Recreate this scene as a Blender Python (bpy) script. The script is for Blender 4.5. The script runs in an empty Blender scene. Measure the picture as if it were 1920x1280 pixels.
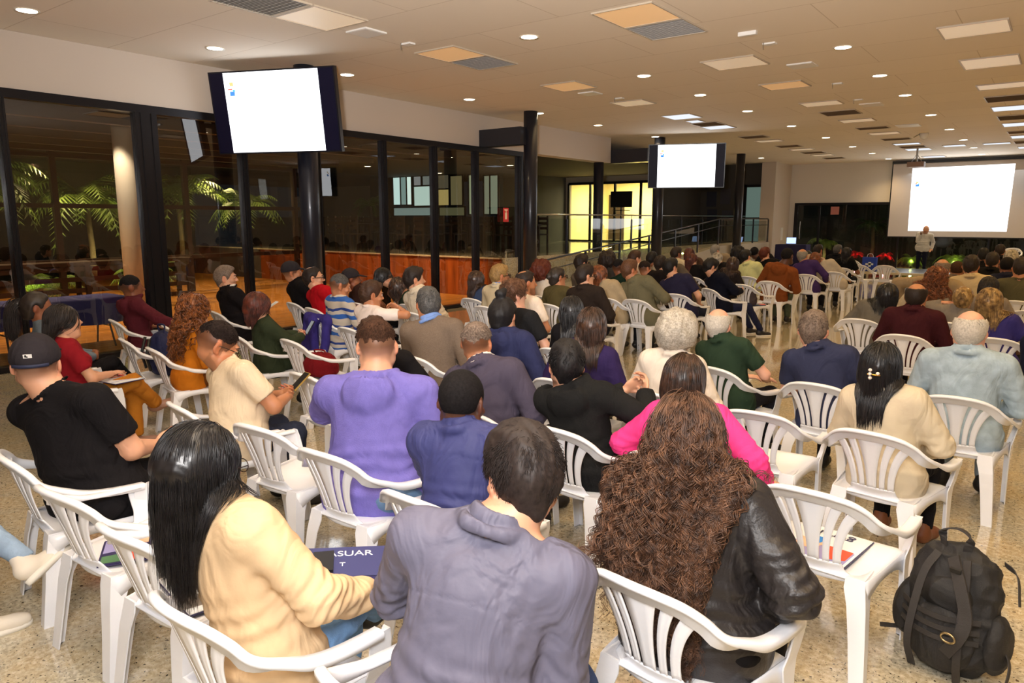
import bpy, math, random
import numpy as np
from mathutils import Vector, Matrix

# ------------------------------------------------------------------ camera, world, light, exposure
SC = bpy.context.scene
COL = SC.collection
CAMH = 1.9
FPX = 1350.0
PITCH = math.atan(229 / FPX)
YAW = math.atan(1040 / math.hypot(FPX, 229))
PI = math.pi
cam_d = bpy.data.cameras.new('camera')
cam_d.sensor_width = 36.0
cam_d.lens = 36.0 * FPX / 1920.0
cam_d.clip_start = 0.05
cam_d.clip_end = 200
cam = bpy.data.objects.new('camera', cam_d)
COL.objects.link(cam)
cam.location = (0, 0, CAMH)
cam.rotation_euler = (PI / 2 - PITCH, 0, YAW)
SC.camera = cam
CF = np.array([-math.sin(YAW) * math.cos(PITCH), math.cos(YAW) * math.cos(PITCH), -math.sin(PITCH)])
CR = np.array([math.cos(YAW), math.sin(YAW), 0.0])
CU = np.cross(CR, CF)

def at_y(u, v, Y):
    d = CF + CR * (u - 960) / FPX - CU * (v - 640) / FPX
    return d * (Y / d[1]) + np.array([0, 0, CAMH])

def at_z(u, v, z):
    d = CF + CR * (u - 960) / FPX - CU * (v - 640) / FPX
    return d * ((z - CAMH) / d[2]) + np.array([0, 0, CAMH])

SC.view_settings.view_transform = 'Standard'
SC.view_settings.look = 'None'
SC.view_settings.gamma = 1.0
SC.view_settings.use_curve_mapping = False
SC.view_settings.exposure = 0.16

W = bpy.data.worlds.new('night')
SC.world = W
W.use_nodes = True
W.node_tree.nodes['Background'].inputs[0].default_value = (0.02, 0.025, 0.035, 1)
W.node_tree.nodes['Background'].inputs[1].default_value = 0.35

def light(kind, name, loc, energy, color=(1, 1, 1), target=None, **kw):
    d = bpy.data.lights.new(name, kind)
    d.energy = energy
    d.color = color
    for k, v in kw.items():
        setattr(d, k, v)
    o = bpy.data.objects.new(name, d)
    COL.objects.link(o)
    o.location = loc
    if target is not None:
        v = Vector(target) - Vector(loc)
        o.rotation_euler = v.to_track_quat('-Z', 'Y').to_euler()
    return o

CEIL = 4.155
# the photographer's flash: most of it bounced off the ceiling over the camera, a little straight ahead
light('SPOT', 'flash_bounce', (-0.25, -0.2, 2.15), 3000, (1.0, 0.95, 0.92), (-2.0, 2.3, 4.15), spot_size=math.radians(104), spot_blend=1.0, shadow_soft_size=0.12)
light('AREA', 'flash_head', (-0.1, -0.25, 2.55), 120, (1.0, 0.97, 0.95), (-2.6, 3.8, 0.9), shape='DISK', size=0.9)
# rows of warm recessed downlights
DL_ROWS = {-9.3: (3.46, 5.68, 7.93, 10.9, 13.2, 15.7, 18.8, 22.2, 27.6),
           -5.6: (1.2, 3.5, 5.6, 7.73, 10.85, 13.1, 15.6, 18.7, 21.9, 25.1, 28.0, 30.9),
           -2.6: (1.2, 3.5, 5.7, 7.8, 10.7, 13.1, 15.4, 18.6, 21.8, 24.9, 27.8, 30.7),
           0.45: (1.2, 3.5, 5.7, 7.8, 10.7, 13.1, 15.4, 18.6, 21.8, 24.9, 27.8, 30.7),
           3.6: (3.5, 10.7, 15.4, 21.8, 27.8)}
for rx, ys in DL_ROWS.items():
    for ry in ys:
        light('SPOT', 'downlight_beam', (rx, ry, CEIL - 0.04), (95 if ry > 7 else 55) if rx < 0 else (160 if ry > 7 else 90), (1.0, 0.68, 0.32) if rx < 0.2 else (1.0, 0.64, 0.22), (rx, ry, 0),
              spot_size=math.radians(120), spot_blend=0.9, shadow_soft_size=0.07)
light('AREA', 'front_panel_glow', (-3.0, 30.0, 4.05), 60, (0.85, 0.95, 1.0), (-3.0, 29.0, 0), size=4, shape='SQUARE')

# ------------------------------------------------------------------ helpers
def lin(c):
    return tuple((x / 12.92 if x <= 0.04045 else ((x + 0.055) / 1.055) ** 2.4) for x in c)

def rgb(*c):
    return lin(tuple(x / 255.0 for x in c))

MATS = {}

def mat(name, color, rough=0.6, metal=0.0, emit=None, estr=0.0, bump=0.0, bscale=60.0, var=0.0, vscale=8.0, coat=0.0, sheen=0.0, spec=0.5, stretch=None, folds=0.0):
    if name in MATS:
        return MATS[name]
    m = bpy.data.materials.new(name)
    m.use_nodes = True
    nt = m.node_tree
    b = nt.nodes['Principled BSDF']
    b.inputs['Base Color'].default_value = (*color, 1)
    b.inputs['Roughness'].default_value = rough
    b.inputs['Metallic'].default_value = metal
    b.inputs['Specular IOR Level'].default_value = spec
    if coat:
        b.inputs['Coat Weight'].default_value = coat
    if sheen:
        b.inputs['Sheen Weight'].default_value = sheen
    if emit:
        b.inputs['Emission Color'].default_value = (*emit, 1)
        b.inputs['Emission Strength'].default_value = estr
    tc = None
    if bump or var:
        tc = nt.nodes.new('ShaderNodeTexCoord')
        src = tc.outputs['Object']
        if stretch:
            mp = nt.nodes.new('ShaderNodeMapping')
            mp.inputs['Scale'].default_value = stretch
            nt.links.new(src, mp.inputs[0])
            src = mp.outputs[0]
    if bump:
        n = nt.nodes.new('ShaderNodeTexNoise')
        n.inputs['Scale'].default_value = bscale
        n.inputs['Detail'].default_value = 3
        nt.links.new(src, n.inputs['Vector'])
        bp = nt.nodes.new('ShaderNodeBump')
        bp.inputs['Strength'].default_value = bump
        bp.inputs['Distance'].default_value = 0.01
        nt.links.new(n.outputs[0], bp.inputs['Height'])
        nt.links.new(bp.outputs[0], b.inputs['Normal'])
        if folds:
            n2 = nt.nodes.new('ShaderNodeTexNoise')
            n2.inputs['Scale'].default_value = 6.5
            n2.inputs['Detail'].default_value = 2.5
            n2.inputs['Distortion'].default_value = 1.4
            mp2 = nt.nodes.new('ShaderNodeMapping')
            mp2.inputs['Scale'].default_value = (1.0, 1.0, .55)
            nt.links.new(tc.outputs['Object'], mp2.inputs[0])
            nt.links.new(mp2.outputs[0], n2.inputs['Vector'])
            b2 = nt.nodes.new('ShaderNodeBump')
            b2.inputs['Strength'].default_value = folds
            b2.inputs['Distance'].default_value = 0.06
            nt.links.new(n2.outputs[0], b2.inputs['Height'])
            nt.links.new(b2.outputs[0], bp.inputs['Normal'])
    if var:
        n = nt.nodes.new('ShaderNodeTexNoise')
        n.inputs['Scale'].default_value = vscale
        n.inputs['Detail'].default_value = 4
        nt.links.new(src, n.inputs['Vector'])
        r = nt.nodes.new('ShaderNodeValToRGB')
        r.color_ramp.elements[0].position = 0.3
        r.color_ramp.elements[1].position = 0.7
        r.color_ramp.elements[0].color = tuple(max(0, x * (1 - var)) for x in color) + (1,)
        r.color_ramp.elements[1].color = tuple(min(1, x * (1 + var)) for x in color) + (1,)
        nt.links.new(n.outputs[0], r.inputs[0])
        nt.links.new(r.outputs[0], b.inputs['Base Color'])
    MATS[name] = m
    return m

def emis(name, color, s):
    if name in MATS:
        return MATS[name]
    m = bpy.data.materials.new(name)
    m.use_nodes = True
    nt = m.node_tree
    nt.nodes.remove(nt.nodes['Principled BSDF'])
    e = nt.nodes.new('ShaderNodeEmission')
    e.inputs[0].default_value = (*color, 1)
    e.inputs[1].default_value = s
    nt.links.new(e.outputs[0], nt.nodes['Material Output'].inputs[0])
    MATS[name] = m
    return m

def mk(name, V, Fq, m, parent=None, smooth=True, cols=None):
    """V (n,3), Fq (k,3|4) arrays or list of such arrays"""
    V = np.asarray(V, dtype=np.float32).reshape(-1, 3)
    groups = Fq if isinstance(Fq, list) else [Fq]
    groups = [np.asarray(g, dtype=np.int32) for g in groups if len(g)]
    me = bpy.data.meshes.new(name)
    me.vertices.add(len(V))
    me.vertices.foreach_set('co', V.ravel())
    nl = sum(g.size for g in groups)
    npoly = sum(len(g) for g in groups)
    if npoly:
        me.loops.add(nl)
        me.loops.foreach_set('vertex_index', np.concatenate([g.ravel() for g in groups]))
        me.polygons.add(npoly)
        tot = np.concatenate([np.full(len(g), g.shape[1], dtype=np.int32) for g in groups])
        st = np.concatenate([[0], np.cumsum(tot)[:-1]]).astype(np.int32)
        me.polygons.foreach_set('loop_start', st)
        try:
            me.polygons.foreach_set('loop_total', tot)
        except Exception:
            pass
        me.polygons.foreach_set('use_smooth', np.full(npoly, smooth, dtype=bool))
    me.update(calc_edges=True)
    me.validate()
    if cols is not None:
        a = me.color_attributes.new('col', 'FLOAT_COLOR', 'POINT')
        a.data.foreach_set('color', np.asarray(cols, dtype=np.float32).ravel())
    if m is not None:
        me.materials.append(m)
    o = bpy.data.objects.new(name, me)
    COL.objects.link(o)
    if parent is not None:
        o.parent = parent
    return o

class MB:
    """collects boxes, lofts, slabs and tubes; build() links them as one mesh object"""
    def __init__(s):
        s.V = []; s.Q = []; s.T = []; s.n = 0
    def add(s, V, Q=(), T=()):
        V = np.asarray(V, dtype=float).reshape(-1, 3)
        if len(Q): s.Q.append(np.asarray(Q, dtype=int) + s.n)
        if len(T): s.T.append(np.asarray(T, dtype=int) + s.n)
        s.V.append(V); s.n += len(V)
        return s
    def box(s, x0, y0, z0, x1, y1, z1):
        V = [(x, y, z) for x in (x0, x1) for y in (y0, y1) for z in (z0, z1)]
        return s.add(V, [(0, 1, 3, 2), (4, 6, 7, 5), (0, 4, 5, 1), (2, 3, 7, 6), (0, 2, 6, 4), (1, 5, 7, 3)])
    def obox(s, c, size, R):
        V = [np.asarray(c) + np.asarray(R) @ (np.array([x, y, z]) * np.asarray(size) / 2) for x in (-1, 1) for y in (-1, 1) for z in (-1, 1)]
        return s.add(V, [(0, 1, 3, 2), (4, 6, 7, 5), (0, 4, 5, 1), (2, 3, 7, 6), (0, 2, 6, 4), (1, 5, 7, 3)])
    def loft(s, rings, cap=True, closed=True):
        rings = [np.asarray(r, dtype=float) for r in rings]
        n = len(rings[0]); m = len(rings)
        V = np.concatenate(rings); Q = []
        for i in range(m - 1):
            for j in range(n if closed else n - 1):
                k = (j + 1) % n
                Q.append((i * n + j, i * n + k, (i + 1) * n + k, (i + 1) * n + j))
        T = []
        if cap and closed:
            for i, fl in ((0, 1), (m - 1, 0)):
                c = len(V)
                V = np.concatenate([V, rings[i].mean(0)[None]])
                for j in range(n):
                    k = (j + 1) % n
                    a, b = i * n + j, i * n + k
                    T.append((c, b, a) if fl else (c, a, b))
        return s.add(V, Q, T)
    def lathe(s, prof, n=24, c=(0, 0, 0), axis=None):
        rings = []
        for r, z in prof:
            a = np.linspace(0, 2 * PI, n, endpoint=False)
            P = np.stack([np.cos(a) * r, np.sin(a) * r, np.full(n, z)], 1)
            if axis is not None:
                P = P @ np.asarray(axis).T
            rings.append(P + np.asarray(c))
        return s.loft(rings)
    def tube(s, pts, r, n=8):
        P = np.asarray(pts, dtype=float)
        rr = np.broadcast_to(np.asarray(r, dtype=float), (len(P),))
        T = np.gradient(P, axis=0)
        T /= np.linalg.norm(T, axis=1)[:, None] + 1e-9
        up = np.array([0, 0, 1.0]) if abs(T[0][2]) < 0.9 else np.array([1.0, 0, 0])
        rings = []
        for i in range(len(P)):
            a = np.cross(T[i], up); a /= np.linalg.norm(a) + 1e-9
            b = np.cross(a, T[i]); up = b
            t = np.linspace(0, 2 * PI, n, endpoint=False)
            rings.append(P[i] + rr[i] * (np.cos(t)[:, None] * a + np.sin(t)[:, None] * b))
        return s.loft(rings)
    def slab(s, G, th):
        """G (m,n,3) grid of points -> solid of thickness th below its normals"""
        G = np.asarray(G, dtype=float); m, n = G.shape[:2]
        du = np.gradient(G, axis=0); dv = np.gradient(G, axis=1)
        N = np.cross(du, dv); N /= np.linalg.norm(N, axis=2)[..., None] + 1e-9
        B = G - N * th
        V = np.concatenate([G.reshape(-1, 3), B.reshape(-1, 3)])
        Q = []; o = m * n
        for i in range(m - 1):
            for j in range(n - 1):
                a, b, c, d = i * n + j, (i + 1) * n + j, (i + 1) * n + j + 1, i * n + j + 1
                Q += [(a, b, c, d), (o + a, o + d, o + c, o + b)]
        for i in range(m - 1):
            a, b = i * n, (i + 1) * n
            Q.append((a, o + a, o + b, b)); a, b = a + n - 1, b + n - 1
            Q.append((a, b, o + b, o + a))
        for j in range(n - 1):
            a, b = j, j + 1
            Q.append((a, b, o + b, o + a)); a, b = a + (m - 1) * n, b + (m - 1) * n
            Q.append((a, o + a, o + b, b))
        return s.add(V, Q)
    def build(s, name, m, parent=None, smooth=False):
        V = np.concatenate(s.V); g = []
        if s.Q: g.append(np.concatenate(s.Q))
        if s.T: g.append(np.concatenate(s.T))
        return mk(name, V, g, m, parent, smooth)

def tag(o, label, cat, group=None, kind=None):
    o['label'] = label; o['category'] = cat
    if group: o['group'] = group
    if kind: o['kind'] = kind
    return o

def struct(o, kind='structure'):
    o['kind'] = kind
    return o

def empty(name, loc=(0, 0, 0), rz=0.0):
    o = bpy.data.objects.new(name, None)
    o.empty_display_size = 0.1
    COL.objects.link(o)
    o.location = loc
    o.rotation_euler = (0, 0, rz)
    return o

def copy_tree(o, parent=None):
    c = o.copy(); COL.objects.link(c)
    c.parent = parent
    for ch in o.children:
        copy_tree(ch, c)
    return c

def spline(P, n):
    """Catmull-Rom through points"""
    P = np.asarray(P, dtype=float)
    Q = np.concatenate([[2 * P[0] - P[1]], P, [2 * P[-1] - P[-2]]])
    t = np.linspace(0, len(P) - 1 - 1e-6, n); i = t.astype(int); f = (t - i)[:, None]
    a, b, c, d = Q[i], Q[i + 1], Q[i + 2], Q[i + 3]
    return 0.5 * (2 * b + (c - a) * f + (2 * a - 5 * b + 4 * c - d) * f ** 2 + (3 * b - a - 3 * c + d) * f ** 3)

def Rz(a):
    c, s = math.cos(a), math.sin(a)
    return np.array([[c, -s, 0], [s, c, 0], [0, 0, 1.0]])
def Rx(a):
    c, s = math.cos(a), math.sin(a)
    return np.array([[1.0, 0, 0], [0, c, -s], [0, s, c]])
def Ry(a):
    c, s = math.cos(a), math.sin(a)
    return np.array([[c, 0, s], [0, 1.0, 0], [-s, 0, c]])

def text(name, body, m, parent, size, loc, R, extrude=0.0006, align='CENTER'):
    cu = bpy.data.curves.new(name, 'FONT')
    cu.body = body; cu.size = size; cu.extrude = extrude
    cu.align_x = align; cu.align_y = 'CENTER'
    t = bpy.data.objects.new('tmp_text', cu)
    COL.objects.link(t)
    me = bpy.data.meshes.new_from_object(t)
    bpy.data.objects.remove(t)
    me.materials.clear(); me.materials.append(m)
    o = bpy.data.objects.new(name, me)
    COL.objects.link(o)
    o.parent = parent
    M = Matrix(np.asarray(R).tolist()).to_4x4()
    M.translation = Vector(loc)
    o.matrix_local = M
    return o
# ------------------------------------------------------------------ the hall
def floor_mat():
    m = bpy.data.materials.new('terrazzo'); m.use_nodes = True
    nt = m.node_tree; b = nt.nodes['Principled BSDF']; L = nt.links.new
    tc = nt.nodes.new('ShaderNodeTexCoord')
    def noise(s, d=4, r=0.55):
        n = nt.nodes.new('ShaderNodeTexNoise'); n.inputs['Scale'].default_value = s
        n.inputs['Detail'].default_value = d; n.inputs['Roughness'].default_value = r
        L(tc.outputs['Object'], n.inputs['Vector']); return n.outputs[0]
    def ramp(src, stops):
        r = nt.nodes.new('ShaderNodeValToRGB'); e = r.color_ramp.elements
        while len(e) < len(stops): e.new(0.5)
        for i, (p, c) in enumerate(stops):
            e[i].position = p; e[i].color = (*c, 1)
        L(src, r.inputs[0]); return r.outputs[0]
    def mix(f, a, bb):
        x = nt.nodes.new('ShaderNodeMix'); x.data_type = 'RGBA'
        L(f, x.inputs[0]); L(a, x.inputs[6]); L(bb, x.inputs[7]); return x.outputs[2]
    base = ramp(noise(34, 6, 0.75), [(0.32, rgb(150, 132, 100)), (0.5, rgb(196, 180, 148)), (0.68, rgb(228, 218, 196))])
    big = ramp(noise(4, 3), [(0.40, (0, 0, 0)), (0.62, (.8, .8, .8))])
    tint = ramp(noise(48, 3), [(0.4, rgb(150, 146, 130)), (0.6, rgb(206, 198, 176))])
    c1 = mix(big, base, tint)
    spk = ramp(noise(52, 1.5, 0.5), [(0.30, (1, 1, 1)), (0.335, (0, 0, 0))])
    dark = ramp(noise(30, 1), [(0.4, rgb(34, 26, 20)), (0.6, rgb(84, 66, 46))])
    c2 = mix(spk, c1, dark)
    spk2 = ramp(noise(95, 1, 0.5), [(0.29, (1, 1, 1)), (0.32, (0, 0, 0))])
    c2 = mix(spk2, c2, dark)
    L(c2, b.inputs['Base Color'])
    b.inputs['Roughness'].default_value = 0.10
    b.inputs['Specular IOR Level'].default_value = 0.75
    b.inputs['Coat Weight'].default_value = 0.7
    b.inputs['Coat Roughness'].default_value = 0.06
    return m

def ceil_mat():
    m = bpy.data.materials.new('painted_gypsum_panels'); m.use_nodes = True
    nt = m.node_tree; b = nt.nodes['Principled BSDF']; L = nt.links.new
    tc = nt.nodes.new('ShaderNodeTexCoord')
    mp = nt.nodes.new('ShaderNodeMapping'); mp.inputs['Scale'].default_value = (1, 1, 1)
    L(tc.outputs['Object'], mp.inputs[0])
    br = nt.nodes.new('ShaderNodeTexBrick')
    br.inputs['Scale'].default_value = 1.0
    br.inputs['Mortar Size'].default_value = 0.008
    br.inputs['Mortar Smooth'].default_value = 0.6
    br.inputs['Brick Width'].default_value = 2.4
    br.inputs['Row Height'].default_value = 1.2
    br.inputs['Color1'].default_value = (*rgb(234, 222, 206), 1)
    br.inputs['Color2'].default_value = (*rgb(230, 218, 202), 1)
    br.inputs['Mortar'].default_value = (*rgb(204, 188, 168), 1)
    L(mp.outputs[0], br.inputs[0])
    L(br.outputs[0], b.inputs['Base Color'])
    b.inputs['Roughness'].default_value = 0.85
    return m

M_floor = floor_mat()
M_ceil = ceil_mat()
M_wall = mat('wall_paint', rgb(222, 214, 203), 0.8, bump=0.05, bscale=90)
M_fascia = mat('fascia_paint', rgb(206, 192, 178), 0.75)
M_frame = mat('dark_anodised_frame', rgb(30, 28, 32), 0.35, 0.5)
M_steel = mat('black_painted_steel', rgb(34, 36, 46), 0.32, 0.2, coat=0.2)
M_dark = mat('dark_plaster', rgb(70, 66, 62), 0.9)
M_black = mat('black_plastic', rgb(16, 16, 18), 0.4)
M_chrome = mat('brushed_steel', rgb(190, 192, 196), 0.25, 1.0)
M_white = mat('white_enamel', rgb(232, 230, 226), 0.45)
def wood_mat(name, c1, c2, sc, rough=0.35):
    m = bpy.data.materials.new(name); m.use_nodes = True
    nt = m.node_tree; b = nt.nodes['Principled BSDF']; L = nt.links.new
    tc = nt.nodes.new('ShaderNodeTexCoord'); mp = nt.nodes.new('ShaderNodeMapping')
    mp.inputs['Scale'].default_value = sc
    L(tc.outputs['Object'], mp.inputs[0])
    n = nt.nodes.new('ShaderNodeTexNoise'); n.inputs['Scale'].default_value = 1.0; n.inputs['Detail'].default_value = 5
    L(mp.outputs[0], n.inputs['Vector'])
    r = nt.nodes.new('ShaderNodeValToRGB')
    r.color_ramp.elements[0].position = 0.32; r.color_ramp.elements[0].color = (*c1, 1)
    r.color_ramp.elements[1].position = 0.68; r.color_ramp.elements[1].color = (*c2, 1)
    L(n.outputs[0], r.inputs[0]); L(r.outputs[0], b.inputs['Base Color'])
    b.inputs['Roughness'].default_value = rough
    return m
M_deck = wood_mat('deck_boards', rgb(118, 66, 24), rgb(214, 144, 62), (14, 0.6, 1))
M_clad = wood_mat('red_brown_cladding', rgb(112, 48, 18), rgb(176, 88, 36), (7, 1, 0.6), 0.3)

def glass_mat(name, tint=(1, 1, 1), refl=1.0, ior=1.52):
    m = bpy.data.materials.new(name); m.use_nodes = True
    nt = m.node_tree; nt.nodes.remove(nt.nodes['Principled BSDF']); L = nt.links.new
    t = nt.nodes.new('ShaderNodeBsdfTransparent'); t.inputs[0].default_value = (*tint, 1)
    g = nt.nodes.new('ShaderNodeBsdfGlossy'); g.inputs['Roughness'].default_value = 0.0
    fr = nt.nodes.new('ShaderNodeFresnel'); fr.inputs['IOR'].default_value = ior
    mu = nt.nodes.new('ShaderNodeMath'); mu.operation = 'MULTIPLY'; mu.inputs[1].default_value = refl
    mu.use_clamp = True
    ge = nt.nodes.new('ShaderNodeNewGeometry')
    inv = nt.nodes.new('ShaderNodeMath'); inv.operation = 'SUBTRACT'; inv.inputs[0].default_value = 1.0
    L(ge.outputs['Backfacing'], inv.inputs[1])
    m2_ = nt.nodes.new('ShaderNodeMath'); m2_.operation = 'MULTIPLY'
    L(fr.outputs[0], m2_.inputs[0]); L(inv.outputs[0], m2_.inputs[1])
    L(m2_.outputs[0], mu.inputs[0])
    mx = nt.nodes.new('ShaderNodeMixShader')
    L(mu.outputs[0], mx.inputs[0]); L(t.outputs[0], mx.inputs[1]); L(g.outputs[0], mx.inputs[2])
    L(mx.outputs[0], nt.nodes['Material Output'].inputs[0])
    return m
M_glass = glass_mat('smoked_pane', (0.84, 0.83, 0.78), 2.6)
M_clear = glass_mat('clear_pane', (0.93, 0.96, 0.95), 1.2)

GX = -10.43          # plane of the glass wall
FARY = 31.9
struct(MB().box(GX, -5, -0.3, 8, 34, 0).build('floor', M_floor))
_c = MB().box(-24, -5, CEIL, 8, 34, CEIL + 0.2)
c_o = _c.build('ceiling', M_ceil); struct(c_o)
struct(MB().box(8, -5, 0, 8.2, 34, CEIL).build('wall_right', M_wall))
struct(MB().box(GX - 0.1, -5.2, 0, 8.2, -5, CEIL).build('wall_back', M_wall))
# fascia over the glass wall
struct(MB().box(GX - 0.35, -5, 3.47, GX, 18.34, CEIL - 0.002).build('wall_left', M_fascia))
# far wall: painted above, a dark glazed band below
struct(MB().box(-10.0, FARY, 2.57, 8, FARY + 0.2, CEIL).box(-10.0, FARY, 0, -9.2, FARY + 0.2, 2.57).box(5.0, FARY, 0, 8, FARY + 0.2, 2.57).build('wall_far', M_wall))
struct(MB().box(-9.98, 29.8, 0, -9.42, FARY, CEIL).build('wall_far_pier', M_fascia))
# dark side of the hall beyond the fascia
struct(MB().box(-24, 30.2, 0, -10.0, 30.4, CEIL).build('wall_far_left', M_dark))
# far glazed band with frame
w = MB()
w.box(-9.2, FARY - 0.05, 2.47, 5, FARY + 0.1, 2.57).box(-9.2, FARY - 0.05, 0, -9.08, FARY + 0.1, 2.5)
for x in (-8.2, -5.2, -2.2, 0.8, 3.8):
    w.box(x - 0.035, FARY - 0.03, 0, x + 0.035, FARY + 0.08, 2.5)
w = struct(w.build('window_1', M_frame))
MB().box(-9.1, FARY, 0.0, 5, FARY + 0.02, 2.5).build('pane', M_clear, w)
MB().tube(spline([(-8.9, FARY - 0.1, 1.1), (-8.9, FARY - 0.16, 1.15), (-8.9, FARY - 0.16, 1.75), (-8.9, FARY - 0.1, 1.8)], 12), 0.02).build('door_handle', M_chrome, w, True)
gs = glass_mat('x', (1, 1, 1)); bpy.data.materials.remove(gs)

# glass wall on the left: sill, head, mullions and panes
mull = [(-3.6, .08), (-1.7, .08), (0.0, .08), (1.75, .08), (3.47, .08), (5.22, .30), (6.73, .10), (8.15, .10), (9.7, .10), (11.1, .10), (12.42, .10), (14.08, .22)]
fr = MB()
fr.box(GX - 0.10, -5, 3.36, GX + 0.04, 14.18, 3.47)
fr.box(GX - 0.10, -5, 0.0, GX + 0.06, 14.18, 0.07)
glasswall = struct(fr.build('window_2', M_frame))
for y, wd in mull:
    mo = MB().box(GX - 0.10, y - wd / 2, 0.07, GX + 0.05, y + wd / 2, 3.36)
    for q in (-1, 1):
        mo.box(GX + 0.05, y + q * wd * 0.25 - 0.008, 0.07, GX + 0.062, y + q * wd * 0.25 + 0.008, 3.36)
    mo.build('mullion', M_frame, glasswall)
for (a, wa), (b_, wb) in zip(mull[:-1], mull[1:]):
    MB().box(GX - 0.035, a + wa / 2, 0.07, GX - 0.025, b_ - wb / 2, 3.36).build('pane', M_glass, glasswall)
# round steel columns and the beams that tie them to the fascia
colY = (7.1, 12.9, 19.1, 25.5)
for i, y in enumerate(colY):
    o = MB().lathe([(0.15, 0), (0.15, CEIL)], 40, (-9.3, y, 0)).build('trim_%d' % (i + 1), M_steel, smooth=True); struct(o)
for i, y in enumerate((12.68, 18.5)):
    struct(MB().box(GX - 0.02, y - 0.14, 3.46, -9.3, y + 0.14, 3.82).build('trim_%d' % (i + 5), M_steel))
struct(MB().lathe([(0.14, 0), (0.14, 3.47)], 32, (GX - 0.18, 18.0, 0)).build('trim_7', M_steel, smooth=True))
for i, y in enumerate((7.1, 20.0)):
    struct(MB().lathe([(0.15, 0), (0.15, CEIL)], 32, (4.6, y, 0)).build('trim_%d' % (i + 8), M_steel, smooth=True))

# ---- ceiling fittings
M_lampface = emis('downlight_face', (1.0, 0.86, 0.62), 14)
M_ring = mat('downlight_ring', rgb(236, 226, 210), 0.4)
dlp = empty('downlight', (0, 0, CEIL))
MB().lathe([(0.10, -0.004), (0.125, -0.012), (0.125, 0.0), (0.10, 0.0)], 28).build('ring', M_ring, dlp, True)
MB().lathe([(0.0, -0.004), (0.10, -0.006), (0.10, -0.002)], 28).build('lamp', M_lampface, dlp, True)
rowname = {-9.3: 'beside the glass wall', -5.6: 'in the second row from the glass wall', -2.6: 'in the third row from the glass wall'}
first = True
ordn = ['nearest', 'second', 'third', 'fourth', 'fifth', 'sixth', 'seventh', 'eighth', 'ninth', 'tenth', 'eleventh', 'twelfth']
for rx in (-9.3, -5.6, -2.6):
    ys = [y for y in DL_ROWS[rx] if y >= {-9.3: 3.4, -5.6: 7.7, -2.6: 10.6}[rx]]
    for i, y in enumerate(ys):
        o = dlp if first else copy_tree(dlp)
        first = False
        o.location = (rx, y, CEIL)
        tag(o, 'round warm downlight in the ceiling, %s one %s' % (ordn[i] if i < len(ys) - 1 else 'farthest', rowname[rx]), 'downlight', 'recessed ceiling downlights')

M_panel = mat('diffuser_panel', rgb(240, 222, 196), 0.5, emit=(1.0, 0.80, 0.58), estr=0.22)
M_panelo = mat('amber_diffuser_panel', rgb(248, 206, 156), 0.5, emit=(1.0, 0.62, 0.30), estr=0.22)
M_panelw = emis('lit_diffuser', (0.86, 0.9, 1.0), 0.95)
M_grille = mat('grille_metal', rgb(168, 162, 154), 0.5)
M_pframe = mat('panel_frame', rgb(190, 176, 156), 0.5)
def grille_m(name, col):
    m = bpy.data.materials.new(name); m.use_nodes = True
    nt = m.node_tree; b = nt.nodes['Principled BSDF']; L = nt.links.new
    tc = nt.nodes.new('ShaderNodeTexCoord'); wv = nt.nodes.new('ShaderNodeTexWave')
    wv.bands_direction = 'Y'; wv.inputs['Scale'].default_value = 14
    L(tc.outputs['Object'], wv.inputs[0])
    r = nt.nodes.new('ShaderNodeValToRGB')
    r.color_ramp.elements[0].color = (*[c * 0.45 for c in col], 1); r.color_ramp.elements[1].color = (*col, 1)
    L(wv.outputs[0], r.inputs[0]); L(r.outputs[0], b.inputs['Base Color']); return m
M_gr1 = grille_m('grey_grille', rgb(214, 208, 202))
M_gr2 = grille_m('brown_grille', rgb(128, 104, 78))
_fit = {}
def fitting(kind, cx, cy, sx, sy, label, group=None):
    nm, fm = {'panel': ('light_panel', M_panel), 'amber': ('light_panel', M_panelo), 'lit': ('light_panel', M_panelw), 'grille': ('air_grille', M_gr1), 'dgrille': ('air_grille', M_gr2), 'plate': ('ceiling_plate', M_white)}[kind]
    r = empty(nm, (cx, cy, CEIL))
    f = MB(); t = 0.018
    f.box(-sx / 2, -sy / 2, -0.018, sx / 2, -sy / 2 + t, 0).box(-sx / 2, sy / 2 - t, -0.018, sx / 2, sy / 2, 0)
    f.box(-sx / 2, -sy / 2 + t, -0.018, -sx / 2 + t, sy / 2 - t, 0).box(sx / 2 - t, -sy / 2 + t, -0.018, sx / 2, sy / 2 - t, 0)
    f.build('frame', M_pframe if kind != 'plate' else M_white, r)
    if 'grille' in kind:
        k = 22; g = MB()
        for i in range(k):
            yy = -sy / 2 + t + (sy - 2 * t) * (i + 0.5) / k
            g.obox((0, yy, -0.010), (sx - 2 * t, (sy - 2 * t) / k * 0.8, 0.003), Rx(0.5))
        g.build('grille', M_gr1 if kind == 'grille' else M_gr2, r)
        MB().box(-sx / 2 + t, -sy / 2 + t, -0.004, sx / 2 - t, sy / 2 - t, -0.001).build('backing', mat('grey_backing', rgb(140, 134, 126), .8) if kind == 'grille' else M_dark, r)
    else:
        MB().box(-sx / 2 + t, -sy / 2 + t, -0.012 if kind != 'plate' else -0.02, sx / 2 - t, sy / 2 - t, -0.001).build('diffuser', fm, r)
    tag(r, label, {'light_panel': 'ceiling light', 'air_grille': 'air vent', 'ceiling_plate': 'ceiling plate'}[nm], group)
fitting('panel', -6.98, 5.6, .74, .76, 'cream square light panel at the top edge, left of centre')
fitting('grille', -6.98, 4.82, .74, .76, 'grey slatted air grille at the top edge, left of centre')
fitting('amber', -7.0, 7.82, .72, .70, 'amber square light panel above the gap between the two hanging screens')
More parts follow.
